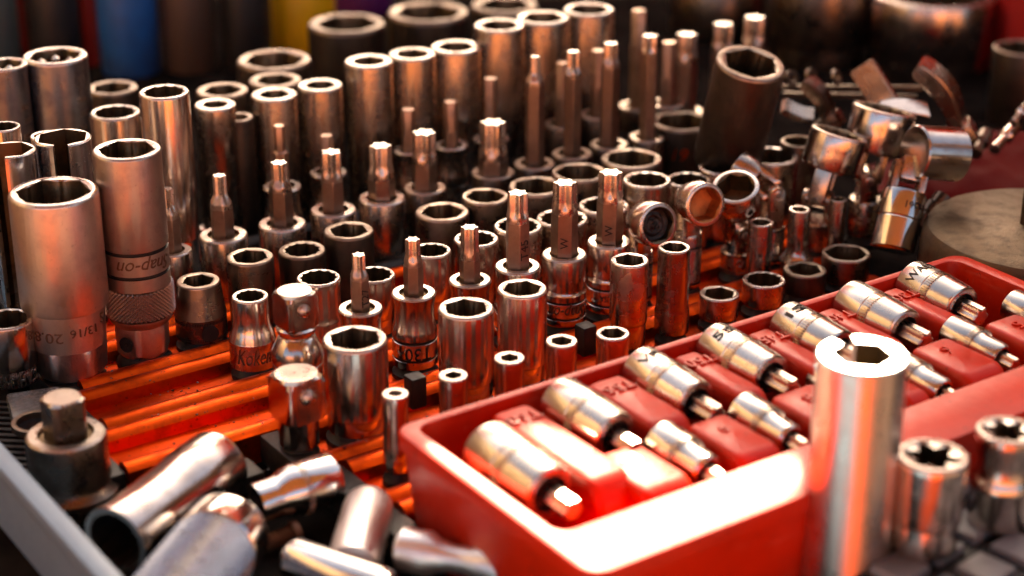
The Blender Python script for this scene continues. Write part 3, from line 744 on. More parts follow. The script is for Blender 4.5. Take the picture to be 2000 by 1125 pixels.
# ------------------------------------------------------------------ swivel sockets
SW = 'swivel sockets leaning every way'
def swivel(label, uj, vj, row, wb, head, wh, lh, bore='hex', mat='chrome_worn', txt=None, toward=0.0, yoke=None, hb=.62, headmat=None, cone=.78, borem='bore_dirt', grease=False):
    """uj, vj: joint; head=(du,dv) pixel offset of the opening centre from the joint, toward: metres nearer to the camera"""
    P, H, dp = solve(uj, vj, row); px = dp / FPX
    e = empty('swivel_socket', P, label, 'swivel socket', SW)
    Rb = wb * px / 2; ca = cam_ang(P)
    yk = ca + (yoke if yoke is not None else .5)      # direction of the joint pin
    zb = H * hb
    loft('base', [(0, Rb * .93), (.02 * H, Rb), (.06 * H, Rb), (.065 * H, Rb * .985), (zb - .04 * H, Rb), (zb, Rb * .92), (zb, .05 * Rb)], mat, e, cap0=True)
    for s in (0, 1): ticks(e, Rb, (.06 + .42 * s) * H, .025 * H, 40, ca - 1.3, ca + 1.3)
    if txt: wrap_text(txt, .0042, Rb * 1.005, H * .30, ca - .05, e, 'rim_steel', width=Rb * 1.1)
    yd = Vector((cos(yk), sin(yk), 0)); xd = Vector((-sin(yk), cos(yk), 0))
    def arm(par, org, ax, up, side, w_, L, th):
        """rounded fork arm: plate normal to ax, reaching L along up from org"""
        pts = [(-w_, 0), (w_, 0)] + [(w_ * cos(a), L - w_ + w_ * sin(a) + 0 * a) for a in [i * pi / 10 for i in range(11)]]
        pts = [(-w_, 0), (w_, 0)] + [(w_ * cos(i * pi / 10), L + w_ * sin(i * pi / 10)) for i in range(11)]
        M = Matrix.Translation(org + ax * side) @ Matrix((ax.cross(up) * -1, up, ax)).transposed().to_4x4()
        return prism('fork_arm', pts, -th / 2, th / 2, mat, par, bev=th * .15, M=M)
    for s in (-1, 1):
        arm(e, Vector((0, 0, zb - .03 * H)), yd, Vector((0, 0, 1)), s * Rb * .68, Rb * .52, H - zb + .03 * H, Rb * .36)
    J = Vector((0, 0, H))
    cb = loft('cross_block', [(-Rb * .5, Rb * .40), (-Rb * .42, Rb * .5), (Rb * .42, Rb * .5), (Rb * .5, Rb * .40)], mat, e, n=24, cap0=True, cap1=True)
    cb.rotation_mode = 'QUATERNION'; cb.rotation_quaternion = yd.to_track_quat('Z', 'Y'); cb.location = J
    pn = loft('joint_pin', [(-Rb * .90, Rb * .22), (-Rb * .88, Rb * .26), (Rb * .88, Rb * .26), (Rb * .90, Rb * .22)], 'rim_steel', e, n=20, cap0=True, cap1=True)
    pn.rotation_mode = 'QUATERNION'; pn.rotation_quaternion = yd.to_track_quat('Z', 'Y'); pn.location = J
    # head
    v_ = Vector((head[0] * px, 0, 0)) + Vector((0, ST, CT)) * (-head[1] * px) + (Vector((0, 0, CH)) - (P + J)).normalized() * toward
    ax = v_.normalized(); L = v_.length
    Rh = wh * px / 2; l = lh * px
    h = loft('head', [(L - l, Rb * .35), (L - l, Rh * cone), (L - l * .9, Rh * (cone + .06)), (L - l * .55, Rh * .99), (L - l * .4, Rh), (L - .09 * Rh, Rh), (L - .03 * Rh, Rh * .98), (L, Rh * .93), (L, Rh * .82)], [headmat or mat, 'rim_steel'], e,
             mi=[0, 0, 0, 0, 0, 1, 1, 1], cap0=True)
    h.rotation_mode = 'QUATERNION'; h.rotation_quaternion = ax.to_track_quat('Z', 'Y'); h.location = J
    rin = Rh * .80
    f = hexr(rin) if bore == 'hex' else twelve(rin)
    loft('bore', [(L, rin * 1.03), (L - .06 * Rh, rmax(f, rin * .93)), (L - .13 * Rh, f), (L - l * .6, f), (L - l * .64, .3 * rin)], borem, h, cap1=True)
    if grease:                   # lumps of black grease packed into the bore
        vs_, fs, nr, ns = [], [], 9, 32
        for i in range(nr + 1):
            for k in range(ns):
                t = 2 * pi * k / ns; q = rin * .98 * (1 - i / nr) + 1e-5
                zz = L - l * .30 + .10 * rin * sin(i * 1.9) + .16 * rin * sin(3 * t + i) * sin(2 * t + .6 * i) * (i / nr) ** .5
                vs_.append((q * cos(t), q * sin(t), zz))
        for i in range(nr):
            for k in range(ns): fs.append((i * ns + k, i * ns + (k + 1) % ns, (i + 1) * ns + (k + 1) % ns, (i + 1) * ns + k))
        me = bpy.data.meshes.new('grease'); me.from_pydata(vs_, [], fs); link('grease', me, 'grease', h, 0)
    a2 = ax.cross(yd); a2 = a2.normalized() if a2.length > .1 else xd
    a3 = a2
    loc = h.rotation_quaternion.inverted()
    axl, a3l = Vector((0, 0, 1)), (loc @ a3)
    for s in (-1, 1):
        up = Vector((0, 0, -1)); axd = a3l
        M = Matrix.Translation(Vector((0, 0, L - l + .001)) + axd * s * Rb * .62) @ Matrix((axd.cross(up) * -1, up, axd)).transposed().to_4x4()
        w_ = Rb * .50; LL = max(.001, L - l)
        pts = [(-w_, -.001), (w_, -.001)] + [(w_ * cos(i * pi / 10), LL + w_ * sin(i * pi / 10)) for i in range(11)]
        prism('fork_arm', pts, -Rb * .2, Rb * .2, mat, h, bev=Rb * .06, M=M)
    pn = loft('joint_pin', [(-Rb * .82, Rb * .2), (-Rb * .80, Rb * .25), (Rb * .80, Rb * .25), (Rb * .82, Rb * .2)], 'rim_steel', e, n=20, cap0=True, cap1=True)
    pn.rotation_mode = 'QUATERNION'; pn.rotation_quaternion = a3.to_track_quat('Z', 'Y'); pn.location = J
    clip(P, Rb, row)
    return e
swivel('swivel socket clogged with black grease, its open end facing out over a slim deep socket', 1248, 430, 'c', 60, (38, 10), 88, 64, 'hex', toward=.012, headmat='chrome_worn', grease=True)
swivel('swivel socket with a rusty orange bore turned towards the front', 1344, 388, 'c', 62, (34, 12), 86, 64, 'hex', toward=.013, headmat='chrome_worn', borem='rust')
swivel('upturned six sided swivel socket with a tapered head', 1443, 452, 'c', 68, (-6, -86), 90, 76, 'hex', toward=.021, txt='20 CR', hb=.55, cone=.6)
swivel('swivel socket with a round pin end in its fork, behind the upturned six sided one', 1508, 372, 'c', 60, (-70, -52), 62, 50, 'hex', toward=-.004, txt='25', hb=.5)
swivel('swivel socket with a bright tilted head, left of two', 1598, 388, 'c', 66, (42, -128), 112, 72, '12', toward=.008, headmat='chrome', hb=.58, yoke=1.3, cone=.95)
swivel('swivel socket with the largest bright tilted head, right of two', 1694, 345, 'c', 66, (34, -132), 124, 84, '12', toward=.008, headmat='chrome', hb=.62, yoke=.2, txt='CR', cone=.95)
# horizontal head lying over its own fork, and its lettered foot
P0 = at_depth(1742, 488, .70); P1 = at_depth(1768, 372, .712)
e = empty('swivel_socket', P0, 'swivel socket bent flat with its bright head pointing right over a lettered foot', 'swivel socket', SW, rot=lie(P0, P1))
L = (P1 - P0).length; pz = L / 118
def camdir(e_q): return e_q.inverted() @ Vector((0, -CT, ST))
cd = camdir(e.rotation_quaternion); caL = atan2(cd.y, cd.x)
loft('base', [(0, 38 * pz), (.02 * L, 42 * pz), (.50 * L, 43 * pz), (.52 * L, 41.5 * pz), (.54 * L, 43 * pz), (.9 * L, 43 * pz), (.97 * L, 40 * pz), (L, 33 * pz), (L, 2 * pz)], 'chrome_bright', e, cap0=True)
wrap_text('19', .0042, 43.3 * pz, .72 * L, caL + .1, e, 'groove'); wrap_text('CR-V', .0034, 43.3 * pz, .74 * L, caL + .75, e, 'groove')
for s in (-1, 1):
    box('fork_arm', Vector((s * 27 * pz, 0, L + 26 * pz)), (14 * pz, 44 * pz, 60 * pz), 'chrome_worn', e, rot=caL + pi / 2, bev=4 * pz,)
box('cross_block', Vector((0, 0, L + 42 * pz)), (36 * pz, 40 * pz, 48 * pz), 'chrome_worn', e, rot=caL + pi / 2, bev=6 * pz)
Q0 = at_depth(1786, 297, .715); Q1 = at_depth(1870, 302, .722)
qi = e.rotation_quaternion.inverted()
hd = loft('head', [(-.0002, .008), (0, .0105), (.0006, .0112), ((Q1 - Q0).length * .96, .0112), ((Q1 - Q0).length, .0105), ((Q1 - Q0).length, .0088), (.004, .0086), (.004, .0001)], 'chrome', e, cap0=True)
hd.rotation_mode = 'QUATERNION'; hd.rotation_quaternion = qi @ lie(Q0, Q1); hd.location = qi @ (Q0 - P0)
# ------------------------------------------------------------------ crowfoot wrench heads and small bits behind
def jaw(label, p0, y0, p1, y1, wpx, tpx, sag, nrm, mat='chrome_worn', block=True):
    """one curved prong of an open wrench head from p0 to p1, its broad face looking along nrm"""
    A, B = at_depth(*p0, y0), at_depth(*p1, y1); px = proj(A)[2] / FPX
    e = empty('wrench_head', A, label, 'wrench head', 'open wrench heads behind the swivel sockets')
    t = (B - A).normalized(); n_ = (nrm - t * nrm.dot(t)).normalized(); b_ = t.cross(n_); L = (B - A).length
    w_, th, K = wpx * px, tpx * px, 10
    vs_, fs = [], []
    for i in range(K + 1):
        q = i / K; c = t * L * q + n_ * sag * px * 4 * q * (1 - q); k = .75 + .25 * sin(pi * min(1, q * 1.3 + .1))
        d = (t + n_ * sag * px * 4 * (1 - 2 * q) / L).normalized(); m_ = (n_ - d * n_.dot(d)).normalized()
        for sx, sy in ((-1, -1), (1, -1), (1, 1), (-1, 1)): vs_.append(c + b_ * sx * w_ / 2 + m_ * sy * th / 2 * k)
    for i in range(K):
        for j in range(4): fs.append((i * 4 + j, i * 4 + (j + 1) % 4, i * 4 + 4 + (j + 1) % 4, i * 4 + 4 + j))
    fs += [(3, 2, 1, 0), (K * 4, K * 4 + 1, K * 4 + 2, K * 4 + 3)]
    bm = bmesh.new(); vv = [bm.verts.new(v) for v in vs_]
    for f in fs: bm.faces.new([vv[i] for i in f])
    bmesh.ops.recalc_face_normals(bm, faces=bm.faces)
    bmesh.ops.bevel(bm, geom=[x for x in bm.edges if x.calc_face_angle(0) > .7], offset=min(w_, th) * .12, segments=2, affect='EDGES')
    bm_obj('jaw', bm, mat, e)
    if block:
        o = box('drive_block', Vector((0, 0, 0)), (w_ * 1.1, w_ * 1.1, w_ * .7), mat, e, bev=w_ * .1); o.location = t * L * 1.02
        o.rotation_mode = 'QUATERNION'; o.rotation_quaternion = t.to_track_quat('Z', 'Y')
    return e
jaw('small curved wrench head right of the leaning black socket', (1572, 160), .80, (1618, 238), .795, 46, 26, 14, Vector((.8, -.45, .4)), 'gun_steel')
jaw('pale curved wrench prong lying below the small curved wrench head', (1530, 205), .785, (1590, 225), .785, 34, 18, -8, Vector((0, -.5, .85)), block=False)
jaw('wrench head with a flat orange lit face standing on edge', (1682, 128), .80, (1742, 225), .79, 52, 22, -6, Vector((-.55, -.62, .35)))
jaw('pale wrench head lying flat behind the largest swivel head', (1722, 216), .775, (1812, 218), .775, 40, 18, 8, Vector((0, -.45, .9)), 'chrome', block=False)
jaw('big wrench head with a broad arched jaw rising at the right', (1792, 128), .79, (1872, 262), .785, 60, 40, 22, Vector((.75, -.35, .55)))
e = empty('socket', at_depth(1795, 452, .715), 'small dark stepped socket lying tilted beside the lettered swivel foot', 'socket', None, rot=lie(at_depth(1795, 452, .715), at_depth(1842, 385, .725)))
loft('body', [(0, .004), (.0004, .0052), (.006, .0054), (.0064, .0046), (.0075, .0046), (.008, .0056), (.013, .0056), (.0135, .0042), (.019, .004), (.0195, .003)], 'gun_steel', e, n=32, cap0=True, cap1=True)

# ------------------------------------------------------------------ black sockets at the back
BK = 'black impact sockets at the back'
SB = [('black impact socket with a pale 19 on its wall', 1334, 235, 126, 'z', .82, 'plain'),
      ('black socket behind the slim ringed deep socket', 434, 175, 102, 'w', .70, 'plain'),
      ('dark socket behind the far left twelve point tops', 219, 170, 100, 'v', .74, 'plain'),
      ('dark socket just behind the second tall deep socket', 537, 155, 104, 'w', .70, 'plain'),
      ('wide dark socket in front of the yellow tube', 535, 115, 146, 'v', .78, 'plain'),
      ('wide black socket standing before the purple tube', 677, 44, 152, .83, .78, 'plain'),
      ('wide black socket at the top edge right of the purple tube', 836, 22, 160, .85, .80, 'plain'),
      ('low dark socket at the top edge behind the tall deep row', 985, 8, 130, .85, .80, 'plain'),
      ('dark bright rimmed socket half hidden behind the tall twelve point one', 465, 228, 60, 'x', .7, 'plain')]
for lab, u, v, w_, row, wl, sty in SB:
    if not isinstance(row, str): ROWS['q%d' % u] = row; row = 'q%d' % u
    e, R, H, P = socket(lab, u, v, w_, row, 'hex', sty, 'black_steel', wl, .5, 'impact_socket', group=BK, z0=0 if row in 'z' else FZ, bmat='bore_dirt')
    if u == 1334:
        wrap_text('19', .0085, R * .99, H * .56, cam_ang(P) - e.rotation_euler.z - .12, e, 'rail_metal', flip=False, depth=.0002, shear=.2)
# leaning black deep socket
P0 = at_depth(1418, 318, .760); P1 = at_depth(1467, 122, .748)
e = empty('impact_socket', P0, 'tall black impact socket leaning to the right above the others', 'socket', BK, rot=lie(P0, P1))
L = (P1 - P0).length; R = .0148
rg = [(-.004, R * .8), (0, R * .95), (.1 * L, R)] + top_round(R, L, R * .8)
loft('body', rg, ['black_steel', 'rim_dark'], e, mi=[0, 0, 0, 1, 1, 1, 1, 1][:len(rg) - 1], cap0=True)
add_bore(e, R, L, R * .8, 'hex', .45 * L, rim='rim_dark')
# slotted sockets and big tall ones at the far left
def slotted(label, u, v, wpx, row, slot_at, slot_w, H2=None, mat='cool_chrome', wall=.86, foot=.2, z0=0.0, vb=None, n=96, slot_z=.22, name='slotted_socket', thick_rim=False, rimmat=None):
    P, H, dp = solve(u, v, vb if vb is not None else row, z0); R = wpx * dp / FPX / 2
    e = empty(name, P, label, 'socket', None); ca = cam_ang(P)
    a0 = ca + slot_at
    half = slot_w * dp / FPX / 2 / R
    ri = R * wall
    vs_, fs, ms = [], [], []
    def F(t):
        hx_ = hexr(ri * 1.04, -a0)
        return min(hx_(t), R * .93)
    zt = [(H * slot_z), H - .05 * R, H]
    arc = [a0 + half + (2 * pi - 2 * half) * i / n for i in range(n + 1)]
    ro = [R, R, R * .95]; rr = [0, 0, .04 * R]
    for j in range(3):
        for t in arc: vs_.append((ro[j] * cos(t), ro[j] * sin(t), zt[j]))
    for j in (2, 0):
        for t in arc:
            q = F(t) + (rr[2] if j == 2 else 0); vs_.append((q * cos(t), q * sin(t), zt[j]))
    m_ = n + 1
    for j in range(4):
        for i in range(n):
            fs.append((j * m_ + i, j * m_ + i + 1, (j + 1) * m_ + i + 1, (j + 1) * m_ + i)); ms.append([0, 1, 1, 2][j])
    for i in (0, n):
        f = [j * m_ + i for j in range(5)]; fs.append(f if i else f[::-1]); ms.append(1)
    me = bpy.data.meshes.new('sleeve'); me.from_pydata(vs_, [], fs); me.polygons.foreach_set('material_index', ms)
    link('sleeve', me, [mat, rimmat or 'rim_steel', 'bore_dirt'], e)
    loft('drive_end', [(0, R * .9), (.02 * H, R * .97), (foot * .5 * H, R * .97), (foot * .55 * H, R), (H * slot_z, R), (H * slot_z, R * .2)], mat, e, cap0=True)
    ticks(e, R * .975, foot * .25 * H, foot * .18 * H, 60, ca - 1.5, ca + 1.5)
    return e, R, H, P
slotted('slotted chrome socket with its open slot facing front, behind the big spark plug socket', 122, 268, 110, 'z', -.1, 30)
slotted('slotted chrome socket cut off by the left edge with a rounded slot', 18, 292, 100, 'z', -.55, 34)
socket('hexagon socket top peeping over the slotted one', 92, 264, 66, 'y', 'hex', 'plain', 'chrome', .8, name='deep_socket')
socket('twelve point socket top at the left edge above the slotted one', 6, 246, 66, 'y', '12', 'plain', 'chrome', .84, name='deep_socket')
for lab, u, v, w_ in (('tall thick grey steel tube socket with etched marks at the upper left', 107, 107, 126), ('tall grey steel tube socket cut off by the left edge', 8, 124, 90)):
    e, R, H, P = socket(lab, u, v, w_, 'w', 'hex', 'plain', 'blue_steel', .80, .25, 'deep_socket', group=None)
    ca = cam_ang(P) - e.rotation_euler.z
    for k, (dz, da) in enumerate(((.78, .75), (.70, .85), (.62, .7))): ticks(e, R, H * dz, H * .03, 5, ca + da - .2, ca + da + .2, 'rim_steel', 'etched_mark')
    for k in range(5):
        t = k * 1.3; b_ = loft('loose_ball', [(-.0022, .0004), (-.0012, .0019), (0, .0022), (.0012, .0019), (.0022, .0004)], 'rim_steel', e, n=16, cap0=True, cap1=True)
        b_.location = (R * .45 * cos(t), R * .45 * sin(t), H - .0042)

# ------------------------------------------------------------------ tubes along the back
TB = 'coloured tubes standing along the back'
TUBES = [('grey green tube at the upper left corner', -25, 100, 185, 'tube_green'), ('thin red tube beside the grey green one', 28, 20, 170, 'tube_red'),
         ('thin brown tube between the thin red and the black one', 42, 22, 160, 'tube_brown'), ('broad black tube behind the thick grey socket', 98, 98, 178, 'tube_black'),
         ('bright red tube between the black and the blue', 163, 34, 165, 'tube_red'), ('blue tube with its paint worn to dark patches', 243, 116, 178, 'tube_blue'),
         ('brown tube with a soft orange sheen', 362, 104, 172, 'tube_brown'), ('dark tube right of the brown one', 476, 100, 165, 'tube_black'),
         ('yellow tube behind two wide dark sockets', 588, 128, 140, 'tube_yellow'), ('purple tube at the top edge', 708, 112, 60, 'tube_purple'),
         ('dark tube behind the long bits', 1405, 190, 110, 'gun_steel')]
for lab, u, w_, vb, mat in TUBES:
    P = ground(u, vb - 30, FZ)
    P, H, dp = _solve_px(u, -40, vb - 40 if u < 1000 else 60, FZ); R = w_ * dp / FPX / 2
    e = empty('tube', P, lab, 'tube', TB)
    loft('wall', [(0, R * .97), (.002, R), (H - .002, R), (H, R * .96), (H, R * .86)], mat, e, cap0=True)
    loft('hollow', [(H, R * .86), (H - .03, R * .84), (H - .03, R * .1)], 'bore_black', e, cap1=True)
# ------------------------------------------------------------------ big cylinders at the upper right
for lab, u, v, w_, vb, mat in (('big dark steel socket cut off by the top edge', 1603, -50, 200, 112, 'gun_steel'), ('biggest chrome socket at the upper right with an orange sheen', 1822, -16, 246, 128, 'chrome'),
                          ('black socket in shadow at the right edge', 2000, 92, 118, 235, 'black_steel')):
    P, H, dp = _solve_px(u, v, vb, FZ); R = w_ * dp / FPX / 2
    e = empty('large_socket', P, lab, 'socket', 'largest sockets at the upper right')
    rg = [(0, R * .9), (.01 * H, R * .95), (.22 * H, R * .95), (.235 * H, R * .99), (.25 * H, R)] + top_round(R, H, R * .86, .06)
    loft('body', rg, [mat, RIM[mat]], e, mi=[0] * 5 + [1] * 5, cap0=True, n=72); add_bore(e, R, H, R * .88, '12', .4 * H)
box('red_cabinet', at_depth(2040, -10, 1.02) + Vector((.03, .06, 0)), (.12, .10, .12), 'red_paint', None, rot=.2, bev=.004)
tag(bpy.data.objects['red_cabinet'], 'red painted cabinet side at the upper right corner', 'cabinet')
# washers on a rack of thin strips
for k, (u, v) in enumerate(((1546, 152), (1585, 149), (1634, 151))):
    P = at_depth(u, v, .83)
    o = loft('washer', [(-.0008, .0038), (.0008, .0038), (.0008, .0018), (-.0008, .0018), (-.0008, .0038)], 'rim_dark', None, n=28)
    o.location = P; o.rotation_euler = (1.15, .35, .5 + .2 * k)
    tag(o, ('steel washer nearest the leaning black socket', 'middle one of three steel washers on the strip', 'steel washer nearest the standing wrench head')[k], 'washer', 'washers on the thin strips')
for k, (u0, v0, u1, v1) in enumerate(((1515, 170, 1800, 172), (1530, 184, 1790, 190))):
    A, B = at_depth(u0, v0, .84), at_depth(u1, v1, .84)
    o = box('metal_strip', Vector((0, 0, 0)), (.0012, .0022, (B - A).length), 'rim_dark'); o.location = (A + B) / 2
    o.rotation_mode = 'QUATERNION'; o.rotation_quaternion = lie(A, B)
    tag(o, ('upper one of two thin steel strips under the washers', 'lower one of two thin steel strips under the washers')[k], 'metal strip', 'thin strips behind the wrench heads')
# iron disc, red cloth, small clutter at the right edge
P = ground(2000, 440, .028); R = .048
e = empty('iron_disc', Vector((P.x + .008, P.y, FZ)), 'heavy grey cast iron disc with a square stud, at the right edge', 'iron disc')
loft('plate', [(0, R * .93), (.004, R), (.030, R * 1.0), (.036, R * .985), (.0385, R * .95), (.040, R * .88), (.0402, R * .4), (.041, R * .36), (.041, .001)], 'iron', e, n=72, cap0=True)
box('stud', Vector((-.0045, -.002, .053)), (.0085, .0085, .026), 'iron', e, rot=.5, bev=.0012)
bm = bmesh.new(); bmesh.ops.create_grid(bm, x_segments=40, y_segments=40, size=1)
from mathutils import noise as mn
for v_ in bm.verts:
    x, y = v_.co.x, v_.co.y
    q = max(0, 1 - (x * x + y * y) ** 1.5)
    z = .018 * q ** .5 + .007 * q * mn.noise(Vector((x * 2.2, y * 1.6, 3))) + .003 * q * mn.noise(Vector((x * 6, y * 4, 8)))
    v_.co = Vector((x * .065, y * .05, z))
o = bm_obj('red_cloth', bm, 'dark_red', None, 0); P = ground(1960, 345, 0); o.location = (P.x + .01, P.y + .02, FZ + .001); o.rotation_euler = (0, 0, .4)
tag(o, 'crumpled dark red cloth lying behind the iron disc', 'cloth')
for lab, (a, b_), r, mat in (('bright bent steel lever at the right edge above the red cloth', ((1942, 292), (1982, 248)), .0026, 'chrome'), ('short bright rod above the lever at the right edge', ((1980, 240), (2005, 208)), .002, 'chrome'),
                        ('small dark screw bit under the largest chrome socket', ((1905, 300), (1925, 262)), .0028, 'gun_steel')):
    A, B = at_depth(*a, .78), at_depth(*b_, .80)
    o = loft('lever', [(0, r * .7), (.1 * r, r), ((B - A).length * .5, r * .8), ((B - A).length * .55, r * 1.3), ((B - A).length - .1 * r, r * 1.2), ((B - A).length, r * .7)], mat, None, n=20, cap0=True, cap1=True)
    o.location = A; o.rotation_mode = 'QUATERNION'; o.rotation_quaternion = lie(A, B); tag(o, lab, 'steel rod')

# ------------------------------------------------------------------ red tray
TZ = .030
te0, te1, td0, td1 = .2588, .512, .3385, .4430
T = empty('tray', ED(te0, td0, FZ), 'glossy red plastic tray with rounded corners and a broad sunlit front ledge', 'tray', rz=PHI)
W, D, Ht = te1 - te0, td1 - td0, TZ - FZ
def rrect(x0, y0, x1, y1, r, k=6):
    pts = []
    for cx, cy, a0 in ((x1 - r, y0 + r, -pi / 2), (x1 - r, y1 - r, 0), (x0 + r, y1 - r, pi / 2), (x0 + r, y0 + r, pi)):
        for i in range(k + 1):
            a = a0 + pi / 2 * i / k; pts.append((cx + r * cos(a), cy + r * sin(a)))
    return pts
def ring_loft(name, loops, mats, parent, cap0=False, cap1=False, angle=40):
    vs_ = [(x, y, z) for pts, z in loops for x, y in pts]; n_ = len(loops[0][0]); fs = []
    for i in range(len(loops) - 1):
        for k in range(n_):
            a, b_ = i * n_ + k, i * n_ + (k + 1) % n_; fs.append((a, b_, b_ + n_, a + n_))
    if cap0: fs.append(tuple(range(n_ - 1, -1, -1)))
    if cap1: fs.append(tuple((len(loops) - 1) * n_ + k for k in range(n_)))
    me = bpy.data.meshes.new(name); me.from_pydata(vs_, [], fs)
    return link(name, me, mats, parent, angle)
il, ir, ib, ifr = .0065, .006, .0035, .0235       # rim widths: left, right, back, front ledge
RC = .006
def outer(k, r): return rrect(-k, -k, W + k, D + k, r)
def inner(k, r): return rrect(il + k, ifr + k, W - ir - k, D - ib - k, r)
ring_loft('shell', [(outer(-.005, RC), 0), (outer(-.004, RC), .002), (outer(-.0012, RC), Ht - .006), (outer(0, RC), Ht - .0055), (outer(0, RC), Ht - .0008), (outer(-.0003, RC), Ht - .0002), (outer(-.0008, RC), Ht),
                    (inner(-.0008, .005), Ht), (inner(-.0002, .005), Ht - .0003), (inner(0, .005), Ht - .001), (inner(.002, .004), .010)], 'tray_plastic', T, cap0=True, cap1=True)
def tl(u, v, z):       # photograph -> tray space
    p = ground(u, v, z); e_, d_ = toed(p); return e_ - te0, d_ - td0
def lump(e0, e1, d0, d1, zt, txt=None, skew=0.0, z0=.010):
    """moulded divider between two bit sockets"""
    w_ = e1 - e0
    lo = [(rrect(e0, d0, e1, d1, w_ * .16), z0), (rrect(e0 + .0006, d0 + .0012, e1 - .0006, d1 - .0006, w_ * .16), zt - .0095),
          (rrect(e0 + .0010, d0 + .0065, e1 - .0010, d1 - .0012, w_ * .16), zt - .0022), (rrect(e0 + .0015, d0 + .0085, e1 - .0015, d1 - .0016, w_ * .14), zt - .0008), (rrect(e0 + .0026, d0 + .0100, e1 - .0026, d1 - .0026, w_ * .10), zt)]
    o = ring_loft('divider', lo, 'tray_plastic', T, cap1=True, angle=50)
    if txt:
        cx, cy = (e0 + e1) / 2, d1 - .0095
        M = Matrix.Translation((cx, cy, zt)) @ Matrix.Rotation(pi, 4, 'Z')
        flat_text(txt, min(.0075, w_ * .62), M, o, 'tray_plastic', .0007)
    return o
TR = 'bit sockets lying in the red tray'
def tray_bit(label, ua, va, ub, vb, wpx, kind='torx', z=.0205, bitw=.42, txt=None, bl=None, prof='big'):
    """(ua, va) centre of the drive end, (ub, vb) tip of the bit"""
    z += .0055
    A = ground(ua - 12, va - 8, z); B = ground(ub, vb, z)
    eA, dA = toed(A); dB = toed(B)[1]
    B = ED(eA + (toed(B)[0] - eA) * .25, dB, z - .001)
    _, _, dp = proj(A); R = wpx * 1.10 * dp / FPX / 2
    L = (B - A).length
    over = toed(A)[1] - (td1 - ib - .0006)
    if over > 0: A = A - E2 * over
    e = empty('bit_socket', A, label, 'bit socket', TR, rot=lie(A, B))
    cd = e.rotation_quaternion.inverted() @ Vector((0, -.5, .8)); ca = atan2(cd.y, cd.x)
    Lb = L * (bl or .74)
    if prof == 'big':
        rg = [(0, R * .88), (.02 * Lb, R * .97), (.04 * Lb, R), (.44 * Lb, R), (.45 * Lb, R * .97), (.46 * Lb, R * .97), (.58 * Lb, R * .97), (.60 * Lb, R * 1.0), (.62 * Lb, R * .985), (.95 * Lb, R * .93), (.985 * Lb, R * .90), (Lb, R * .83), (Lb, R * .62), (Lb - .003, R * .58), (Lb - .003, R * .1)]
        mi = [0] * 12 + [1, 1]
    else:
        rg = [(0, R * .88), (.03 * Lb, R), (.45 * Lb, R), (.50 * Lb, R * .93), (.66 * Lb, R * .80), (.96 * Lb, R * .78), (Lb, R * .68), (Lb, R * .55), (Lb - .002, R * .5), (Lb - .002, R * .1)]
        mi = [0] * 7 + [1, 1]
    loft('sleeve', rg, ['nickel', 'bore_black'], e, mi=mi, cap0=True, cap1=True)
    ticks(e, R * .985, Lb * .52, Lb * .10, 52, 0, 2 * pi, 'chrome_worn', 'knurl')
    if txt: wrap_text(txt, R * .58, R * 1.005, Lb * .24, ca - .1, e, 'groove', width=R * (.35 + .30 * len(txt)), flip=True)
    rb = R * bitw
    f = star(rb, .24) if kind == 'torx' else hexr(rb)
    loft('bit', [(Lb - .004, f), (L - .1 * rb, f), (L, star(rb * .85, .24) if kind == 'torx' else hexr(rb * .85))], 'bit_tip', e, cap1=True)
    return toed(A)[0] - te0, R
bigs = [('largest tray bit socket in the near left corner, its bit in the sun', 962, 885, 1140, 985, 112, 'hex', None, .0215), ('tray bit socket, second of the back row from the near corner', 1105, 792, 1262, 868, 98, 'hex', None, .021),
        ('tray bit socket third of the back row, with crossed reflections', 1262, 728, 1402, 808, 90, 'torx', 'VP', .0205), ('tray bit socket fourth of the back row, before the small socket by the rim', 1402, 680, 1552, 752, 90, 'torx', '55', .0205),
        ('tray bit socket fifth of the back row, half behind the tall slotted socket', 1546, 640, 1688, 702, 88, 'torx', 'IS', .0205), ('tray bit socket sixth of the back row, with a bold star bit', 1668, 598, 1806, 664, 88, 'torx', None, .0205),
        ('tray bit socket lettered WAL at the far end of the back row', 1790, 560, 1910, 618, 86, 'torx', 'WALT', .0205)]
xs = []
for lab, ua, va, ub, vb, w_, k, t, z in bigs: xs.append(tray_bit(lab, ua, va, ub, vb, w_, k, z, .44 if k == 'torx' else .36, t))
smalls = [('small tray bit socket lying in the sun by the front ledge', 1302, 868, 1408, 932, 78, 'torx', .0185), ('small tray bit socket beside the sunlit one', 1462, 808, 1566, 872, 72, 'torx', .0185),
          ('small tray bit socket hidden behind the tall slotted socket', 1610, 742, 1700, 800, 66, 'torx', .0182), ('small tray bit socket right of the tall slotted socket', 1748, 716, 1862, 782, 66, 'torx', .0182),
          ('small tray bit socket second from the far end of the front row', 1868, 655, 1976, 712, 64, 'torx', .0182), ('small tray bit socket cut off by the right edge', 1988, 604, 2070, 650, 62, 'torx', .0182)]
xf = []
for lab, ua, va, ub, vb, w_, k, z in smalls: xf.append(tray_bit(lab, ua, va, ub, vb, w_, k, z, .40, None, .80, 'small'))
DIV = ['T60', 'T55', 'T50', 'T45', 'T40', 'T30']
fd = tl(1302, 868, .0185)[1]
dm = ifr + (D - ib - ifr) * .42
for i in range(6):
    a = xs[i][0] + xs[i][1] + .0012; b_ = xs[i + 1][0] - xs[i + 1][1] - .0012
    lump(a, b_, ifr + (.012 if i == 0 else .030), D - ib - .003, .0408, DIV[i])
for i in range(6):
    b_ = xf[i][0] - xf[i][1] - .0014
    a = (xf[i - 1][0] + xf[i - 1][1] + .0014) if i else b_ - .0205
    lump(a, b_, ifr + .001, dm + .004, .0388, ['10', '9', '8', '7', '6', '5'][i])

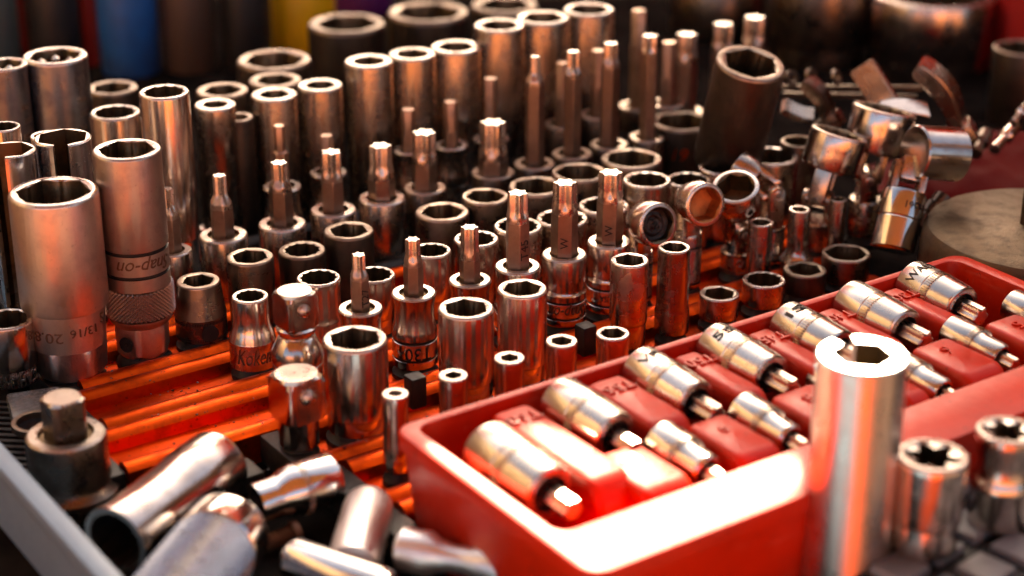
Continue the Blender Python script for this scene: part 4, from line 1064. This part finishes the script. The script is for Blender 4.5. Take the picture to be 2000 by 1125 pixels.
# ------------------------------------------------------------------ front left pieces
P, H, dp = _solve_px(128, 845, 985, FZ); px = dp / FPX
e = empty('drive_adapter', P, 'stout blurred drive adapter with an upright square and a broad flange at the lower left', 'drive adapter', ADG)
ca = cam_ang(P); 
loft('body', [(0, 88 * px), (.03 * H, 92 * px), (.08 * H, 93 * px), (.10 * H, 88 * px), (.15 * H, 88 * px), (.17 * H, 97 * px), (.27 * H, 96 * px), (.34 * H, 84 * px), (.42 * H, 80 * px), (.93 * H, 79 * px), (.975 * H, 77 * px), (H, 72 * px), (H, 55 * px), (.95 * H, 50 * px), (.95 * H, 2 * px)],
     ['gun_steel', 'rim_steel', 'bore_dirt'], e, mi=[0] * 10 + [1, 1, 2, 2], cap0=True, n=64)
square_stub(e, 50 * px, .93 * H, H + 78 * px, -(ca - .35), 'gun_steel', rnd=.86)
t = Vector((cos(ca + .3), sin(ca + .3), 0))
ho = loft('pin_hole', [(0, .0012), (.0004, .0014), (.0005, .0002)], 'groove', e, n=16); ho.rotation_mode = 'QUATERNION'; ho.rotation_quaternion = t.to_track_quat('Z', 'Y'); ho.location = t * 79 * px + Vector((0, 0, .55 * H))
LY = 'loose pieces lying in the near corner of the drawer'
def lying(label, a, za, b_, zb, wpx, prof, mats, name='deep_socket', cat='socket', bore=None, mi=None, wall=.78, n=56):
    """a: far end, b: near end as photograph points with their heights; prof from far to near"""
    A, B = ground(*a, za), ground(*b_, zb); L = (B - A).length
    R = wpx * proj((A + B) / 2)[2] / FPX / 2
    e = empty(name, A, label, cat, LY, rot=lie(A, B))
    rg = [(L * p, R * q) for p, q in prof]
    if bore: rg += [(L, R * prof[-1][1] * .98), (L, R * wall * 1.02)]
    loft('body', rg, mats, e, mi=mi, cap0=True, cap1=not bore, n=n)
    if bore:
        f = hexr(R * wall) if bore == 'hex' else twelve(R * wall)
        loft('bore', [(L, R * wall * 1.02), (L - .06 * R, rmax(f, R * wall * .94)), (L - .12 * R, f), (L * .5, f), (L * .5, R * .1)], 'bore_black', e, cap1=True)
    return e, R, L
lying('long chrome deep socket lying with its dark open end towards the drawer side', (430, 902), .006, (225, 1058), .005, 156, [(0, .80), (.02, .92), (.05, .97), (.30, .97), (.34, .96), (.45, .90), (.55, .89), (.75, .90), (.97, .93)], 'chrome', bore='12', wall=.74)
e, R, L = lying('chrome extension with a finely knurled grip lying at the bottom edge', (452, 1030), .004, (352, 1160), .006, 180, [(0, .78), (.03, .90), (.07, .96), (.10, .98), (.35, .98), (.36, .94)], 'chrome_bright', name='knurled_extension', cat='extension')
knurl_band(e, R * .95, L * .36, L * 2.0, n=60, rows=62, amp=.0006, mat='cool_chrome')
loft('grip_core', [(L * .36, R * .90), (L * 2.0, R * .90), (L * 2.02, R * .8)], 'satin', e, cap1=True)
e, R, L = lying('chrome bit socket lying on its side with a knurled band and an open narrow end', (652, 930), .004, (500, 985), .003, 104, [(0, .86), (.02, .96), (.05, 1), (.50, 1), (.53, .97), (.62, .92), (.70, .80), (.78, .77), (.97, .78)], 'chrome_bright', name='socket', bore='hex', wall=.6)
ticks(e, R * 1.0, L * .44, L * .08, 60, 0, 2 * pi, 'chrome_worn')
# rusty screw
A, B = ground(585, 1035, -.006), ground(505, 1068, -.008)
e = empty('screw', A, 'short rusty screw lying beside the chrome bit socket', 'screw', LY, rot=lie(A, B)); L = (B - A).length
loft('head', [(0, .001), (.0002, .0035), (.0022, .0042), (.003, .003)], 'brass_rust', e, n=24)
rg = [(.003, .0024)]
for k in range(12): rg += [(.003 + (L - .003) * (k + .1) / 12, .0021), (.003 + (L - .003) * (k + .55) / 12, .0028)]
loft('thread', rg + [(L, .001)], 'brass_rust', e, n=20)
lying('flat ended chrome socket standing tilted at the bottom edge', (722, 985), .0, (688, 1110), .0, 104, [(0, .82), (.04, .95), (.12, 1), (.9, 1), (1, .96)], 'rim_bright', name='socket')
lying('chrome extension bar with an orange reflection lying across the bottom edge', (565, 1090), .0, (760, 1160), .0, 92, [(0, .75), (.03, .9), (.08, 1), (.9, 1), (1, .9)], 'chrome_bright', name='extension_bar', cat='extension')
lying('sunlit chrome joint with a narrow waist lying at the bottom edge', (780, 1070), .002, (1010, 1115), .002, 96, [(0, .7), (.03, .9), (.25, .95), (.34, .7), (.45, .58), (.6, .6), (.7, .8), (.97, .85), (1, .8)], 'rim_bright', name='extension_bar', cat='extension')
lying('bright chrome socket end beside the tall slotted socket', (1592, 975), .014, (1600, 1090), -.004, 74, [(0, .7), (.04, .9), (.1, 1), (1, 1)], 'rim_bright', name='socket')
# ribbed rubber block, grey clear block and ring at the left
Pm = ground(20, 850, 0)
e = empty('ribbed_mat', Vector((Pm.x - .01, Pm.y, FZ)), 'black rubber block with fine ribs at the left edge', 'rubber block', LY, rz=-.1)
box('block', Vector((0, 0, .0045)), (.055, .060, .009), 'black_rubber', e, bev=.001)
for k in range(15): box('rib', Vector((0, -.028 + .004 * k, .0098)), (.054, .0019, .0017), 'black_rubber', e, bev=.0004)
Pm = ground(62, 800, 0)
o = box('plastic_block', Vector((0, 0, .009)), (.019, .022, .010), 'clear_grey', None, bev=.0015); o.location = (Pm.x + .002, Pm.y, FZ + .001); o.rotation_euler = (0, 0, .35)
tag(o, 'grey clear plastic block behind the stout drive adapter', 'plastic block', LY)
Pm = ground(72, 828, .004)
o = loft('ring', [(-.0012, .0085), (.0012, .0085), (.0014, .0078), (.0012, .0068), (-.0012, .0068), (-.0012, .0085)], 'rim_dark', None, n=40); o.location = Pm
tag(o, 'thin steel ring leaning behind the stout drive adapter', 'ring', LY)
# black end pieces of the front rails
for k, (u, v) in enumerate(((452, 905), (812, 792), (1143, 690))):
    Pm = ground(u, v, 0)
    o = box('clip_block', Vector((0, 0, .006)), (.0062, .0062, .012) if k else (.018, .013, .006), 'black_plastic', None, bev=.001); o.location = (Pm.x, Pm.y, 0 if k else FZ); o.rotation_euler = (0, 0, PHI)
    tag(o, ('flat black clip lying before the long chrome deep socket', 'upright black clip block beside the smallest socket', 'upright black clip block between two small sockets at the tray rim')[k], 'clip')

# ------------------------------------------------------------------ front right pieces
FR = 'sockets standing at the lower right'
e, R, H, P = slotted('tall slotted chrome socket with a sunlit rim, nearest and tallest at the right', 1685, 692, 178, None, -2.6, 48, mat='satin_bright', wall=.65, foot=.22, z0=FZ, vb=1190, slot_z=.15, rimmat='rim_bright')
e, R, H, P = socket('star bored chrome socket right of the tall slotted one', 1822, 887, 142, 1065, 'etorx', [(0, .86), (.01, .91), (.30, .91), (.32, .95), (.34, .96), (.9, .98)], 'chrome', .76, .7, 'star_socket', group=FR, z0=.012)
e, R, H, P = socket('waisted star bored socket at the right edge', 1968, 838, 122, 1015, 'etorx', [(0, .92), (.01, .97), (.36, .97), (.40, 1.02), (.45, 1.02), (.50, .92), (.58, .84), (.7, .86), (.85, .95)], 'chrome', .74, .7, 'star_socket', group=FR, z0=.012)
Pm = ground(1915, 1045, .012)
e = empty('pad_mat', Vector((Pm.x, Pm.y, FZ)), 'black rubber mat with raised grey squares at the lower right corner', 'rubber mat', None, rz=PHI + .15)
box('base_block', Vector((.022, -.012, .0104)), (.125, .085, .0208), 'black_rubber', e, bev=.002)
for i in range(7):
    for j in range(5):
        box('pad', Vector((-.031 + .0175 * i, -.046 + .0175 * j, .0222)), (.0125, .0125, .0034), 'pad_grey', e, bev=.0008)
lying('bright chrome adapter cut off by the lower right corner', (1985, 1050), .004, (2060, 1120), .0, 96, [(0, .6), (.04, .85), (.1, .95), (.3, 1), (.36, .8), (1, .8)], 'chrome_bright', name='drive_adapter', cat='drive adapter')
lying('chrome bar lying across the lower right corner', (1990, 1112), -.004, (1885, 1140), -.004, 40, [(0, .8), (.02, 1), (.98, 1), (1, .8)], 'chrome_bright', name='extension_bar', cat='extension')
# ------------------------------------------------------------------ dust and chips on the rails
bm = bmesh.new(); rr = random.Random(5)
for k in range(520):
    row = rr.choice('abcdz'); e_ = rr.uniform(.215, .36); d_ = ROWS[row] + rr.choice((-1, 1)) * rr.uniform(0, .0155)
    a = abs(d_ - ROWS[row]); z = FZ + (.0072 if a < .0075 else .0134 if .009 < a < .0145 else .0118)
    s = rr.choice((.0003, .0003, .0004, .0006))
    box_bm(bm, ED(e_, d_, z), (s * rr.uniform(.7, 1.6), s, s * .6), rr.uniform(0, 3), mat=0)
o = bm_obj('debris', bm, 'bore_black'); tag(o, 'dark crumbs and grit scattered over the orange rails', 'grit', None, 'stuff')
bm = bmesh.new()
for k in range(90):
    row = rr.choice('abcd'); e_ = rr.uniform(.215, .33); d_ = ROWS[row] + rr.choice((-1, 1)) * rr.uniform(0, .0155)
    a = abs(d_ - ROWS[row]); z = FZ + (.0073 if a < .0075 else .0135 if .009 < a < .0145 else .0119)
    s = rr.choice((.0003, .0004, .0005))
    box_bm(bm, ED(e_, d_, z), (s * rr.uniform(.8, 2), s, s * .6), rr.uniform(0, 3))
o = bm_obj('chips', bm, 'pad_grey'); tag(o, 'pale chips scattered over the orange rails', 'grit', None, 'stuff')
